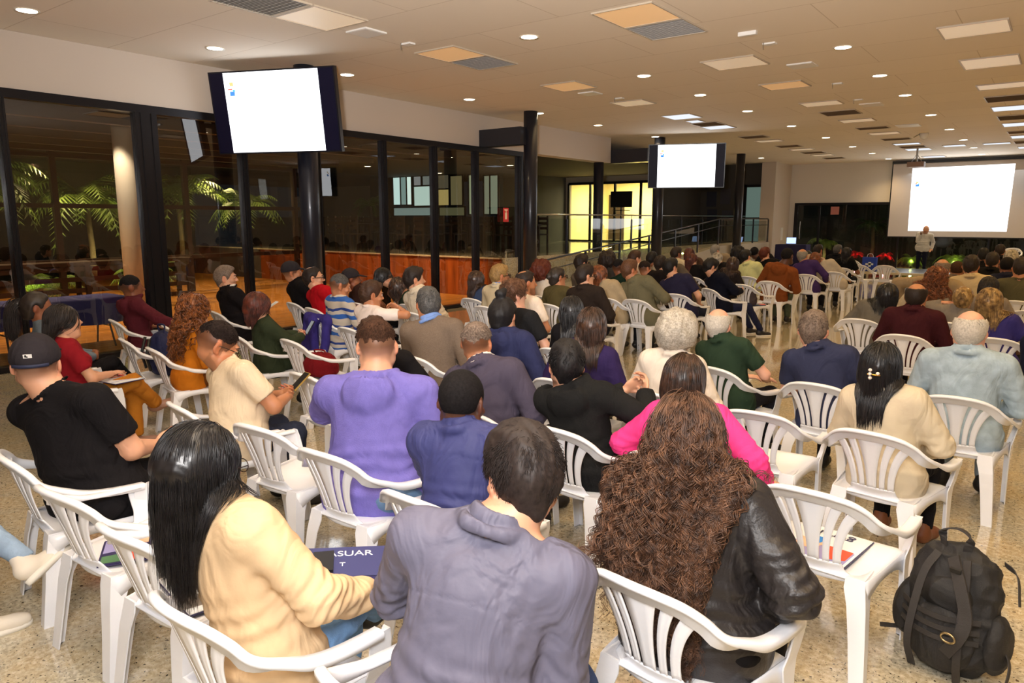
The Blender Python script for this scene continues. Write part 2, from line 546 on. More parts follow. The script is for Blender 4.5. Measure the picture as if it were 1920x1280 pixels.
fitting('grille', -7.0, 8.53, .72, .72, 'grey slatted air grille beside the amber panel left of centre')
fitting('amber', -4.06, 7.66, .74, .76, 'amber square light panel at the top edge right of centre')
fitting('grille', -4.06, 8.42, .74, .74, 'grey slatted air grille at the top edge right of centre')
fitting('plate', -7.04, 6.33, .36, .34, 'plain white square plate in the ceiling right of the near hanging screen')
fitting('panel', -4.08, 10.75, .78, .72, 'cream light panel in the middle ceiling strip, nearest plain one')
fitting('amber', -7.03, 10.87, .70, .72, 'amber light panel above the column beam')
fitting('plate', -7.11, 11.71, .32, .34, 'small white square plate above the column beam')
fitting('panel', -7.0, 13.15, .70, .62, 'cream light panel above and right of the beam column')
fitting('plate', -3.35, 11.53, .36, .36, 'white square plate in the ceiling between two downlight rows')
fitting('amber', -4.05, 13.02, .70, .64, 'amber light panel behind the cream one in the middle ceiling strip')
fitting('lit', -7.04, 15.5, .68, .74, 'bright bluish light panel above the far hanging screen, nearer one')
fitting('lit', -7.12, 16.42, .34, .44, 'small bright bluish square above the far hanging screen')
fitting('dgrille', -7.06, 17.06, .64, .70, 'brown air grille between bright panels above the far hanging screen')
fitting('lit', -7.1, 17.8, .68, .66, 'bright bluish light panel above the far hanging screen, farther one')
for i, (y, d) in enumerate(((10.64, .68), (12.95, .82), (15.3, .58), (16.9, .76), (18.4, .74), (20.1, .84), (21.6, .78), (23.5, .62), (24.85, .8), (26.6, .8), (28.6, .8))):
    k = 'dgrille' if i in (3, 5, 7, 9) else ('panel' if i < 3 else 'lit')
    fitting(k, -1.11, y, .72, d, '%s in the strip near the right edge, %s of the strip' % ('brown air grille' if k == 'dgrille' else 'pale rectangular light panel', ordn[i]))
for i, (y, d, k) in enumerate(((15.45, .56, 'panel'), (17.0, .72, 'dgrille'), (18.55, .54, 'panel'), (20.25, .52, 'dgrille'), (21.7, .55, 'panel'), (23.42, .52, 'dgrille'), (25.1, .55, 'lit'), (26.2, .6, 'dgrille'), (27.25, .8, 'lit'), (30.8, .8, 'lit'))):
    fitting(k, -4.08, y, .72, d, '%s in the middle ceiling strip, %s after the amber one' % ('brown air grille' if k == 'dgrille' else 'light panel', ordn[i]))
for i, (y, d, k) in enumerate(((20.45, .6, 'dgrille'), (21.75, .55, 'panel'), (23.65, .65, 'dgrille'), (25.0, .6, 'panel'), (26.4, .6, 'dgrille'), (27.6, .6, 'panel'), (29.2, .6, 'dgrille'))):
    fitting(k, -7.12, y, .70, d, '%s in the left ceiling strip past the far hanging screen, %s along' % ('brown air grille' if k == 'dgrille' else 'light panel', ordn[i]))
fitting('plate', -3.32, 16.2, .38, .42, 'small white plate beside the first brown grille of the middle strip')
fitting('plate', -3.3, 20.3, .5, .5, 'small white plate beside the second brown grille of the middle strip')
fitting('lit', -3.0, 26.6, .6, .6, 'small lit panel to the right of the projector')
fitting('lit', -1.9, 26.6, .7, .5, 'small lit panel well right of the projector near the big screen')
o = MB().box(-0.11, -0.03, -0.045, 0.11, 0.03, 0).build('emergency_light', M_white); o.location = (-3.33, 9.14, CEIL)
tag(o, 'short white emergency light bar on the ceiling right of the amber panel', 'light')
def detector(x, y, label):
    r = empty('smoke_detector', (x, y, CEIL))
    MB().box(-.08, -.05, -.02, .08, .05, 0).build('base', M_white, r)
    MB().tube([(-.06, -.07, 0), (-.06, -.075, -.05), (-.055, -.075, -.09)], .006, 6).build('pin', M_chrome, r)
    tag(r, label, 'sprinkler')
detector(-7.05, 7.05, 'small white ceiling device with a hanging pin left of centre')
detector(-3.3, 9.88, 'small white ceiling device below the white light bar')
detector(-6.95, 12.5, 'small white ceiling device above the round column')
detector(-3.3, 13.4, 'small white ceiling device right of the amber panel in the middle strip')
detector(-3.4, 15.4, 'small white ceiling device left of the third downlight row')
# projector hanging before the big screen
r = empty('projector', (-4.0, 26.6, 3.62))
MB().box(-.24, -.18, -.08, .24, .18, .08).build('body', mat('projector_shell', rgb(150, 120, 104), .5), r)
MB().lathe([(.05, 0), (.05, .04), (.035, .04)], 20, (.12, .18, 0), Rx(-PI / 2)).build('lens', M_black, r, True)
MB().tube([(0, 0, .08), (0, 0, .5)], .03, 10).tube([(-.15, 0, .08), (-.02, 0, .3)], .01, 6).tube([(.15, 0, .08), (.02, 0, .3)], .01, 6).build('mount', M_chrome, r)
tag(r, 'projector hanging from the ceiling before the big screen', 'projector')
r = empty('security_camera', (-3.25, 22.4, CEIL))
MB().lathe([(0, -.16), (.08, -.13), (.11, -.06), (.11, 0)], 24).build('dome', M_white, r, True)
MB().tube([(-.1, -.05, -.02), (-.22, -.12, -.1)], .015, 6).build('arm', M_chrome, r)
tag(r, 'white dome camera on the ceiling in front of the projector', 'camera')

# ---- hanging displays
M_bezel = mat('display_bezel', rgb(20, 20, 28), 0.3)
M_bar = mat('unlit_display_side', rgb(18, 16, 42), 0.45, spec=.2)
M_on = emis('lit_display', (0.95, 0.97, 1.0), 2.6)
M_logo = {k: emis('slide_' + k, v, 1.0) for k, v in dict(yellow=(1, .78, .3), red=(.9, .25, .2), blue=(.1, .35, .95), cyan=(.2, .7, .9)).items()}
def slide_mark(parent, sx, sz, y, s):
    for nm, (x, z, w_, h_) in dict(yellow=(0, .5, .5, .35), red=(-.25, .25, .5, .18), blue=(.1, -.2, .75, .5), cyan=(.35, .1, .3, .3)).items():
        MB().box(sx + (x - w_ / 2) * s, y - .001, sz + (z - h_ / 2) * s, sx + (x + w_ / 2) * s, y, sz + (z + h_ / 2) * s).build('slide_mark', M_logo[nm], parent)
def display(loc, rz, tilt, label):
    r = empty('hanging_display', loc, rz)
    w_, h_, = 2.02, 1.16
    tl = Rx(tilt)
    def tb(mb): 
        mb.V = [v @ tl.T for v in mb.V]; return mb
    tb(MB().box(-w_ / 2, -.035, -h_ / 2, w_ / 2, .05, h_ / 2)).build('housing', M_bezel, r)
    tb(MB().box(-w_ / 2 + .02, -.038, -h_ / 2 + .02, w_ / 2 - .02, -.0355, h_ / 2 - .02)).build('side_bars', M_bar, r)
    p = tb(MB().box(-.76, -.041, -h_ / 2 + .022, .76, -.039, h_ / 2 - .022)).build('picture', M_on, r)
    for nm, (x, z, ww, hh) in dict(yellow=(-.64, .40, .06, .05), red=(-.67, .33, .07, .025), blue=(-.64, .27, .08, .06), cyan=(-.61, .31, .04, .03)).items():
        tb(MB().box(x - ww / 2, -.0425, z - hh / 2, x + ww / 2, -.0415, z + hh / 2)).build('slide_mark', M_logo[nm], p)
    cp = np.array([-9.3 if loc[0] < 0 else 4.6, min((7.1, 19.1) if loc[0] < 0 else (7.1, 20.0), key=lambda q: abs(q - loc[1])), loc[2]]) - np.array(loc)
    cp = Rz(rz).T @ cp
    tb(MB().box(-.3, .05, -.25, .3, .12, .25)).build('bracket', M_steel, r)
    MB().tube([(0, .08, 0), tuple(cp * .5 + np.array([0, .04, 0])), tuple(cp * .9)], .04, 8).build('mount_arm', M_steel, r)
    tag(r, label, 'display')
    return r
display((-9.31, 6.58, 3.44), math.radians(23), math.radians(8), 'large white-lit display on the near column, slide mark at upper left')
display((-8.33, 18.75, 3.32), math.radians(23), math.radians(4), 'smaller-looking white-lit display on the far column beside the beam')
display((4.2, 6.6, 3.42), math.radians(-20), math.radians(4), 'display on the right-hand near column outside the picture')
display((4.2, 19.5, 3.42), math.radians(-20), math.radians(4), 'display on the right-hand far column outside the picture, mirrored in the glass wall')
# big projection screen
r = empty('projection_screen', (-3.3, 31.72, 0))
M_scr = mat('screen_fabric', rgb(206, 196, 190), 0.85)
M_proj = emis('projected_slide', (0.98, 0.99, 1.0), 1.9)
MB().box(-2.24, -.02, 1.24, 2.26, .0, 4.02).build('fabric', M_scr, r)
MB().box(-2.28, -.06, 4.0, 2.30, .02, 4.11).build('casing', M_black, r)
MB().box(-2.28, -.03, 1.20, 2.30, .01, 1.245).box(-2.28, -.025, 1.2, -2.24, .01, 4.0).build('border', M_black, r)
p = MB().add([(-1.55, -.022, 1.46), (1.62, -.022, 1.46), (1.66, -.022, 3.85), (-1.58, -.022, 3.82)], [(0, 1, 2, 3)]).build('picture', M_proj, r)
slide_mark(p, -1.38, 3.2, -.024, .16)
tag(r, 'large white projection screen on the far wall behind the speaker', 'screen')
light('AREA', 'screen_spill', (-3.3, 31.5, 2.6), 42, (0.92, 0.96, 1.0), (-3.3, 20, 1.5), shape='RECTANGLE', size=3.2, size_y=2.4)

# ---- stage
M_stage = mat('stage_top', rgb(74, 78, 84), 0.3)
M_pale = mat('stage_edge', rgb(206, 196, 170), 0.6)
r = empty('stage', (0, 0, 0))
MB().box(-5.3, 26.0, .14, 2.5, 28.5, .2).build('stage_top', M_stage, r)
e_ = MB().box(-5.3, 25.94, .13, 2.5, 26.0, .205)
e_.build('edge', M_pale, r)
for i in range(40):
    MB().box(-5.28 + i * .197, 26.02, 0, -5.22 + i * .197, 26.05, .14).build('slat', M_pale, r)
tag(r, 'low dark stage platform with pale edge under the speaker', 'stage')
# ------------------------------------------------------------------ deck, podium, ramp and garden beyond
M_blue = mat('blue_cloth', rgb(58, 62, 132), 0.9, bump=.3, bscale=8)
M_wdark = mat('dark_timber', rgb(52, 34, 24), 0.6)
M_roof = mat('dark_roof', rgb(58, 46, 36), 0.8)
struct(MB().box(-34, -5, -0.2, GX - .1, 13.5, 0.05).build('floor_deck', M_deck))
struct(MB().box(-34, -5, 3.62, GX - .35, 26, 3.72).build('ceiling_deck', M_roof))
bm_ = MB()
for x in (-12.2, -13.6, -15.0, -16.4, -17.8, -19.2):
    bm_.box(x - .09, -5, 3.38, x + .09, 13.5, 3.62)
struct(bm_.build('trim_20', M_wdark))
struct(MB().lathe([(.17, .05), (.17, 3.62)], 32, (-13.1, 6.15, 0)).build('trim_21', M_fascia, smooth=True))
light('SPOT', 'column_wash', (-12.7, 5.6, 3.5), 120, (1, .85, .65), (-13.1, 6.1, 1.5), spot_size=math.radians(70), spot_blend=.6, shadow_soft_size=.05)
for i, (x, y) in enumerate(((-12.4, 4.2), (-12.4, 8.6), (-15.6, 5.6), (-15.6, 9.8), (-12.4, 12.2), (-15.6, 2.2), (-18.5, 10.5), (-18.5, 7.2), (-20.5, 12.2), (-14.0, 15.5), (-14.5, 19), (-18.5, 16.5), (-19, 20.5), (-22.5, 17.5))):
    o = copy_tree(dlp); o.location = (x, y, 3.62); o.name = 'deck_downlight'
    tag(o, 'small warm roof downlight beyond the glass, %s along the %s' % (ordn[i % 7], 'deck' if i < 9 else 'raised floor') if i != 7 and i != 8 else 'small warm downlight over the deck near the garden, %s of two' % ('left' if i == 7 else 'right'), 'downlight', 'downlights beyond the glass wall')
    if i < 9:
        light('SPOT', 'deck_beam', (x, y, 3.58), 560, (1, .72, .4), (x, y, 0), spot_size=math.radians(110), spot_blend=.8, shadow_soft_size=.07)
# timber-framed windows towards the garden
fw = MB()
for y in (-2.4, -.8, .8, 2.3, 3.8, 5.3, 6.86, 8.4, 9.9, 11.6, 13.2):
    fw.box(-18.06, y - .06, .05, -17.94, y + .06, 3.4)
for z in (.95, 2.2, 3.3):
    fw.box(-18.05, -5, z - .05, -17.95, 13.4, z + .05)
fw = struct(fw.build('window_3', M_wdark))
MB().box(-18.02, -5, .05, -18.0, 13.4, 3.4).build('pane', M_clear, fw)
struct(MB().box(-24.0, -6, -.4, -18.1, 13.5, .03).build('floor_garden', mat('garden_soil', rgb(40, 34, 22), .95, bump=.6, bscale=12)))
struct(MB().box(-24.3, -6, 0, -24.1, 13.5, 4.6).build('wall_garden', mat('garden_wall', rgb(52, 52, 40), .9)))

# counter like bench behind the glass
r = empty('bar_bench', (-15.6, 6.3, .05))
MB().box(-.3, -2.2, .95, .3, 2.2, 1.02).build('top', M_wdark, r)
k = MB()
for z in (.2, .42, .64, .84):
    k.box(.2, -2.15, z, .24, 2.15, z + .09)
k.build('rails', M_wdark, r)
for x in (-.22, .22):
    for y in (-2.1, 0, 2.1):
        MB().box(x - .04, y - .04, 0, x + .04, y + .04, .95).build('leg', M_wdark, r)
tag(r, 'long dark slatted timber bench on the deck beyond the glass', 'bench')

def cloth_table(x, y, z0, L_, D_, hh, rz, label, m=M_blue):
    r = empty('folding_table', (x, y, z0), rz)
    MB().box(-L_ / 2, -D_ / 2, hh - .03, L_ / 2, D_ / 2, hh).build('table_top', M_white, r)
    for sx in (-1, 1):
        for sy in (-1, 1):
            MB().tube([(sx * (L_ / 2 - .25), sy * .08, hh - .03), (sx * (L_ / 2 - .22), sy * (D_ / 2 - .05), 0)], .014, 8).build('leg', M_black, r)
        MB().tube([(sx * (L_ / 2 - .235), -D_ / 4, .3), (sx * (L_ / 2 - .235), D_ / 4, .3)], .010, 6).build('brace', M_black, r)
    tag(r, label, 'table')
    return r
def drape(x, y, z0, L_, D_, hh, drop, rz, label, m=M_blue):
    n = 120; rings = []
    for lev, (dz, off) in enumerate(((.008, -.02), (.006, .004), (-.02, .012), (-drop * .5, .02), (-drop, .03))):
        R_ = []
        for i in range(n):
            t = i / n * 4; k = int(t); f = t - k
            cx, cy = [(-1 + 2 * f, -1), (1, -1 + 2 * f), (1 - 2 * f, 1), (-1, 1 - 2 * f)][k]
            wv = off + (math.sin(i * .9) * .012 + math.sin(i * .37) * .014) * (lev - 1) / 3 * (1 if lev > 1 else 0)
            R_.append((cx * (L_ / 2 + wv), cy * (D_ / 2 + wv), hh + dz + (math.sin(i * .21) * .03 if lev == 4 else 0)))
        rings.append(R_)
    mb = MB().loft(rings, cap=False)
    mb.add([(-L_ / 2 + .02, -D_ / 2 + .02, hh + .008), (L_ / 2 - .02, -D_ / 2 + .02, hh + .008), (L_ / 2 - .02, D_ / 2 - .02, hh + .008), (-L_ / 2 + .02, D_ / 2 - .02, hh + .008)], [(0, 1, 2, 3)])
    o = mb.build('tablecloth', m, None, True)
    o.location = (x, y, z0); o.rotation_euler = (0, 0, rz)
    tag(o, label, 'tablecloth')
cloth_table(-11.35, 4.15, .05, 1.8, .7, .72, PI / 2, 'folding table behind the glass to the right of the ponytail woman')
drape(-11.35, 4.15, .05, 1.82, .72, .72, .34, PI / 2, 'blue cloth on the table behind the glass next to the boy in maroon')
cloth_table(-11.25, 1.95, .05, 1.8, .7, .72, PI / 2, 'folding table behind the glass at the left edge')
drape(-11.25, 1.95, .05, 1.82, .72, .72, .40, PI / 2, 'blue cloth on the table at the left edge behind the glass')

# podium, its cladding, and the ramp up to it
struct(MB().box(-34, 13.5, 0, GX, 26, 1.0).box(-24, 26, 0, GX, 30.2, 1.0).build('floor_podium', M_floor))
struct(MB().box(-20.2, 13.44, 0.05, GX - .12, 13.5, .97).build('trim_22', M_clad))
for x in (-11.6, -13.8, -16.0, -18.2):
    light('SPOT', 'cladding_fill', (x, 11.6, 3.5), 210, (1, .72, .45), (x, 13.4, .6), spot_size=math.radians(80), spot_blend=.8, shadow_soft_size=.06)  # fill spots added to brighten the cladding, no fixtures of their own
struct(MB().box(-34, 13.44, 0.05, -20.2, 13.5, .97).build('trim_23', M_dark))
struct(MB().box(-20.3, 13.40, .97, GX - .12, 13.5, 1.0).build('trim_24', mat('pale_stone', rgb(198, 178, 150), .4)))
RX0, RX1 = GX, -9.5
prof = [(13.4, 0), (24.6, 1.0), (29.7, 1.0)]
rmp = MB()
V = []
for x in (RX0, RX1):
    V += [(x, 13.4, 0), (x, 24.6, .995), (x, 29.7, .995), (x, 29.7, 0)]
rmp.add(V, [(0, 1, 5, 4), (1, 2, 6, 5), (2, 3, 7, 6), (0, 3, 2, 1), (4, 5, 6, 7)])
struct(rmp.build('floor_ramp', mat('ramp_concrete', rgb(196, 184, 162), .55, var=.08, vscale=3)))
def railing(x, label):
    r = empty('handrail', (x, 0, 0))
    def zt(y): return min(1.0, max(0, (y - 13.4) / 11.2))
    ys = np.linspace(13.3, 29.6, 30)
    MB().tube([(0, y, zt(y) + .92) for y in ys], .022, 8).build('top_rail', M_steel, r, True)
    MB().tube([(0, y, zt(y) + .68) for y in ys], .014, 6).build('lower_rail', M_steel, r, True)
    MB().tube(spline([(0, 13.32, .92), (0, 13.12, .92), (0, 13.05, .8), (0, 13.12, .68), (0, 13.32, .68)], 14), .018, 6).build('return_loop', M_steel, r, True)
    for y in np.arange(13.9, 29.7, 1.75):
        z = zt(y)
        MB().box(-.02, y - .03, z, .02, y + .03, z + .9).build('post', M_steel, r)
    g = MB()
    for y in np.arange(13.9, 28.0, 1.75):
        a, b_ = y + .05, y + 1.7
        g.add([(0.0, a, zt(a) + .06), (0.0, b_, zt(b_) + .06), (0.0, b_, zt(b_) + .85), (0.0, a, zt(a) + .85),
               (0.01, a, zt(a) + .06), (0.01, b_, zt(b_) + .06), (0.01, b_, zt(b_) + .85), (0.01, a, zt(a) + .85)],
              [(0, 1, 2, 3), (4, 5, 6, 7), (0, 1, 5, 4), (2, 3, 7, 6), (0, 3, 7, 4), (1, 2, 6, 5)])
    g.build('glass_infill', M_clear, r)
    tag(r, label, 'railing')
railing(-9.56, 'black ramp handrail with glass infill on the audience side, rising to the right')
r = empty('glass_balustrade', (GX - .06, 0, 1.0))
MB().tube([(0, 14.3, 1.02), (0, 29.6, 1.02)], .02, 8).build('top_rail', M_chrome, r, True)
for y in (14.4, 16.2, 18.0, 19.8, 21.6, 23.4, 25.2, 27.0, 28.8):
    MB().box(-.02, y - .03, 0, .02, y + .03, .9).tube([(0, y, .9), (0, y, 1.02)], .01, 6).build('post', M_steel, r)
g = MB()
for y in (14.4, 16.2, 18.0, 19.8, 21.6, 23.4, 25.2, 27.0):
    g.box(-.005, y + .05, .05, .005, y + 1.75, .92)
g.build('glass_infill', M_clear, r)
tag(r, 'glass balustrade with thin steel top rail along the raised floor', 'railing')
for y, nm in ((14.9, 'left'), (13.0, 'right')):
    pass
for x, y, z, lb in ((-11.2, 15.2, 1.0, 'chromed door pull post standing right of the beam column'), (-10.62, 13.75, .05, 'chromed post behind the glass left of the beam column')):
    o = MB().tube([(0, 0, 0), (0, 0, 1.1)], .03, 12).build('steel_post', M_chrome, smooth=True); o.location = (x, y, z); tag(o, lb, 'post')
r = empty('extinguisher_sign', (GX + .056, 13.42, 1.84))
MB().box(0, -.1, 0, .006, .1, .32).build('board', mat('sign_red', rgb(200, 34, 30), .5), r)
MB().box(.006, -.035, .06, .008, .035, .21).tube([(.007, 0, .21), (.007, 0, .26)], .012, 6).tube([(.007, -.05, .26), (.007, .05, .26)], .006, 5).box(.006, -.06, .27, .008, .06, .285).build('symbol', mat('sign_cream', rgb(240, 220, 190), .5), r)
tag(r, 'red fire extinguisher sign on the glass by the beam column', 'sign')

# wall with the lit yellow room
M_wallb = mat('beige_wall', rgb(150, 138, 122), .85)
struct(MB().box(-34, 26, 1.0, -16.75, 26.2, 1.9).box(-34, 26, 3.75, -16.75, 26.2, CEIL).box(-24.6, 26, 1.9, -23.4, 26.2, 3.75).box(-20.4, 26, 1.9, -16.75, 26.2, 3.75).box(-34, 26, 1.9, -27.8, 26.2, 3.75).box(-16.75, 26, 3.35, -12.7, 26.2, CEIL).build('wall_left_room', M_wallb))
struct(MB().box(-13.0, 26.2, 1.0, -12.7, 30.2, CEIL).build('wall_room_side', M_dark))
struct(MB().box(-16.9, 29.4, 1.0, -12.9, 29.5, 3.6).box(-17.0, 26.2, 1.0, -16.9, 29.5, 3.6).build('wall_room_back', mat('yellow_wall', rgb(240, 222, 160), .8)))
light('AREA', 'room_lamp', (-14.8, 27.6, 3.5), 300, (1.0, .88, .50), (-14.8, 27.7, 1), size=1.6)
M_lit_y = emis('lit_yellow_wall', (1.0, .76, .25), 1.0)
fr = MB()
for x in (-16.75, -15.7, -14.55, -13.4, -12.75):
    fr.box(x - .04, 25.96, 1.0, x + .04, 26.04, 3.35)
fr.box(-16.75, 25.96, 3.3, -12.7, 26.04, 3.4).box(-16.75, 25.96, 1.0, -12.7, 26.04, 1.06)
fr = struct(fr.build('window_4', M_frame))
MB().box(-16.7, 25.99, 1.05, -12.75, 26.0, 3.3).build('pane', M_clear, fr)
struct(MB().box(-16.7, 29.3, 1.0, -15.95, 29.4, 3.0).build('door_1', M_wdark))
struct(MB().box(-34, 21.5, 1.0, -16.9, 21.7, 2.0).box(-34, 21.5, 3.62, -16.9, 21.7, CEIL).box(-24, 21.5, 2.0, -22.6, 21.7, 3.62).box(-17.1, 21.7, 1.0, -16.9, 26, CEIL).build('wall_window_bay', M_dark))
for i, (x0, x1, z0, z1, c, q_) in enumerate(((-22.5, -22.1, 2.5, 3.6, (.66, .95, .98), 1.0), (-22.05, -21.75, 2.5, 3.6, (.35, .55, .56), .6), (-21.7, -21.45, 2.5, 3.6, (.75, .98, .98), 1.1), (-21.3, -20.35, 2.45, 3.2, (.62, .86, .84), .85), (-21.3, -20.9, 3.26, 3.6, (.42, .46, .50), .5), (-20.8, -20.35, 3.26, 3.6, (.30, .36, .36), .5),
        (-19.95, -19.4, 2.45, 3.05, (.85, .68, .25), .45), (-19.95, -19.4, 3.1, 3.6, (.20, .18, .12), .4), (-19.3, -18.7, 2.45, 3.55, (.46, .40, .20), .3), (-18.35, -18.05, 2.1, 3.55, (.50, .58, .38), .55), (-17.6, -17.35, 2.1, 3.5, (.40, .46, .34), .5), (-17.3, -16.95, 2.1, 3.5, (.42, .50, .38), .5), (-22.5, -20.4, 2.06, 2.36, (.50, .70, .70), .35), (-19.9, -18.6, 2.05, 2.35, (.30, .30, .16), .3))):
    m_ = emis('lit_window_%s' % 'abcdefghijklmnop'[i], c, q_)
    f = struct(MB().box(x0 - .05, 21.42, z0 - .05, x1 + .05, 21.5, z0).box(x0 - .05, 21.42, z1, x1 + .05, 21.5, z1 + .05).box(x0 - .05, 21.42, z0, x0, 21.5, z1).box(x1, 21.42, z0, x1 + .05, 21.5, z1).build('window_%d' % (i + 12), M_frame))
    MB().box(x0, 21.45, z0, x1, 21.46, z1).build('lit_pane', m_, f)
# monitor on a stand before the yellow room
r = empty('monitor_stand', (-13.6, 24.8, 1.0))
MB().box(-.45, -.03, 1.35, .45, .03, 1.95).build('screen', M_black, r)
MB().tube([(0, 0, .03), (0, 0, 1.4)], .03, 8).build('pole', M_black, r)
MB().box(-.35, -.25, 0, .35, .25, .03).box(-.3, -.15, 1.22, .3, .15, 1.25).build('base', M_black, r)
tag(r, 'dark monitor on a stand in front of the yellow room', 'monitor')
# posters on the dark wall
pm = [mat('poster_%s' % 'abc'[i], rgb(*c), .6) for i, c in enumerate(((36, 38, 52), (60, 58, 66), (48, 52, 48)))]
k = 0
for x, z in ((-12.2, 2.75), (-11.6, 2.85), (-11.0, 2.7), (-12.15, 2.0), (-11.5, 1.95), (-10.9, 1.9), (-10.5, 2.7)):
    o = MB().box(-.22, -.012, -.32, .22, 0, .32).build('poster', pm[k % 3]); o.location = (x, 30.2, z)
    tag(o, ('upper ' if z > 2.3 else 'lower ') + ['leftmost', 'second', 'third', 'leftmost', 'second', 'third', 'rightmost'][k] + ' dark sheet pinned to the far dark wall', 'poster', 'sheets on the far dark wall'); k += 1
d = struct(MB().box(-10.75, 30.05, 1.0, -10.65, 30.2, 3.3).box(-10.75, 30.05, 3.2, -10.0, 30.2, 3.3).box(-10.65, 30.05, 1.9, -10.0, 30.15, 1.98).build('window_11', M_frame))
MB().box(-10.65, 30.1, 1.0, -10.0, 30.12, 3.2).build('lit_pane', emis('dim_green_pane', (.18, .26, .22), .5), d)
# dark dining tables and chairs on the raised floor
def high_chair(x, y, rz):
    r = empty('dining_chair', (x, y, 1.0), rz)
    MB().box(-.2, -.2, .44, .2, .2, .48).build('seat', M_wdark, r)
    b_ = MB().box(-.2, -.2, .48, -.16, -.16, 1.0).box(.16, -.2, .48, .2, -.16, 1.0)
    for z in (.6, .74, .88):
        b_.box(-.16, -.195, z, .16, -.17, z + .08)
    b_.build('backrest', M_wdark, r)
    for sx in (-1, 1):
        for sy in (-1, 1):
            MB().box(sx * .18 - .02, sy * .18 - .02, 0, sx * .18 + .02, sy * .18 + .02, .44).build('leg', M_wdark, r)
    return r
def dtable(x, y):
    r = empty('dining_table', (x, y, 1.0))
    MB().box(-.6, -.4, .71, .6, .4, .76).build('table_top', M_wdark, r)
    for sx in (-1, 1):
        for sy in (-1, 1):
            MB().box(sx * .54 - .03, sy * .34 - .03, 0, sx * .54 + .03, sy * .34 + .03, .71).build('leg', M_wdark, r)
    return r
hc = high_chair(0, 0, 0); dt = dtable(0, 0); n_ = 0
random.seed(4)
for (x, y) in ((-12.6, 16.8), (-14.9, 15.6), (-17.4, 15.4), (-16.0, 18.4), (-19.5, 16.8), (-19.0, 20.5), (-20.6, 18.6)):
    o = dt if n_ == 0 else copy_tree(dt)
    o.location = (x, y, 1.0)
    tag(o, 'dark timber dining table on the raised floor, %s of seven behind the glass' % ordn[n_], 'table', 'dining tables on the raised floor')
    for q, (dx, dy, rz) in enumerate(((-.35, -.62, 0), (.35, -.62, 0), (-.35, .62, PI), (.35, .62, PI))):
        c = hc if n_ == 0 and q == 0 else copy_tree(hc)
        c.location = (x + dx, y + dy, 1.0); c.rotation_euler = (0, 0, rz + random.uniform(-.2, .2))
        tag(c, 'dark timber dining chair at the %s table behind the glass, %s side, %s seat' % (ordn[n_], 'near' if dy < 0 else 'far', 'left' if dx < 0 else 'right'), 'chair', 'dining chairs on the raised floor')
    n_ += 1

# ---- plants
M_leaf = mat('palm_leaf', rgb(96, 118, 44), .5, var=.3, vscale=3)
M_leafd = mat('dark_leaf', rgb(44, 66, 34), .5, var=.3, vscale=4)
M_red = mat('red_lit_leaf', rgb(170, 30, 40), .5)  # red light on these plants is put into the leaf colour
M_trunk = mat('palm_trunk', rgb(96, 80, 58), .9, bump=.5)
def frond(mb, base, az, L_, droop, n=16, wl=.35, rise=.9):
    d = np.array([math.cos(az), math.sin(az), 0])
    side = np.array([-d[1], d[0], 0])
    P = []
    for i in range(n + 1):
        t = i / n
        P.append(np.asarray(base) + d * L_ * (t - .15 * t * t) * math.cos(rise * .5) + np.array([0, 0, 1]) * (L_ * (rise * t - droop * t * t)))
    P = np.array(P)
    mb.tube(P, np.linspace(.014, .003, n + 1) * (L_ / 1.5), 4)
    V = []; T = []
    for i in range(1, n):
        t = i / n; l = wl * math.sin(PI * min(1, t * .9 + .12)) + .06
        ax = P[i + 1] - P[i]; ax /= np.linalg.norm(ax)
        for s in (-1, 1):
            tip = P[i] + side * s * l * .8 + ax * l * .55 - np.array([0, 0, l * .35])
            w_ = .022 * (L_ / 1.5) + .01
            k = len(V)
            V += [P[i] - ax * w_, P[i] + ax * w_, tip, P[i] + np.array([0, 0, .006])]
            T += [(k, k + 3, k + 2), (k + 3, k + 1, k + 2), (k + 1, k, k + 2)]
    mb.add(V, [], T)
def palm(x, y, z0, h, nf, L_, label, m=M_leaf, seed=1, kind='palm'):
    rnd = random.Random(seed)
    r = empty(kind, (x, y, z0))
    if h > .3:
        MB().tube([(0, 0, 0), (.05, .02, h * .5), (0, 0, h)], [.09, .07, .06], 10).build('trunk', M_trunk, r, True)
    mb = MB()
    for i in range(nf):
        frond(mb, (0, 0, h), i * 2.4 + rnd.uniform(-.3, .3), L_ * rnd.uniform(.75, 1.1), rnd.uniform(.7, 1.25), 14, .3 * L_ / 1.5, rnd.uniform(.5, 1.2))
    mb.build('fronds', m, r)
    tag(r, label, 'plant')
palm(-19.3, 5.7, 0, 2.6, 36, 2.0, 'palm with lit yellow-green fronds beyond the leftmost glass panes', seed=2)
palm(-19.9, 8.3, 0, 2.3, 34, 1.9, 'palm with lit fronds behind the pale column', seed=3)
palm(-19.2, 4.1, 0, 1.1, 30, 1.8, 'low palm at the far left edge beyond the glass', seed=4)
palm(-21.2, 11.4, 0, 2.6, 34, 1.9, 'palm hanging over the timber windows behind the near display', seed=5)
palm(-19.4, 12.4, 0, 2.2, 20, 1.5, 'palm beyond the deck near the wood-clad podium', seed=6)
palm(-18.9, 6.9, 0, .3, 18, 1.0, 'low bright fern under the timber windows', seed=7)
palm(-19.0, 9.2, 0, .4, 18, 1.1, 'leafy fern low behind the deck, centre left', seed=8)
palm(-21.9, 19.6, 1.0, 1.4, 16, 1.2, 'potted palm on the raised floor by the lit windows', seed=9)
for x, y, e in ((-19.0, 6.4, 420), (-19.0, 8.4, 260), (-18.9, 4.0, 260), (-19.6, 10.6, 260), (-19, 12.3, 120)):
    light('SPOT', 'garden_spot', (x + .3, y, .15), e, (1, .9, .42), (x - .5, y, 2.4), spot_size=math.radians(110), spot_blend=.6, shadow_soft_size=.05)
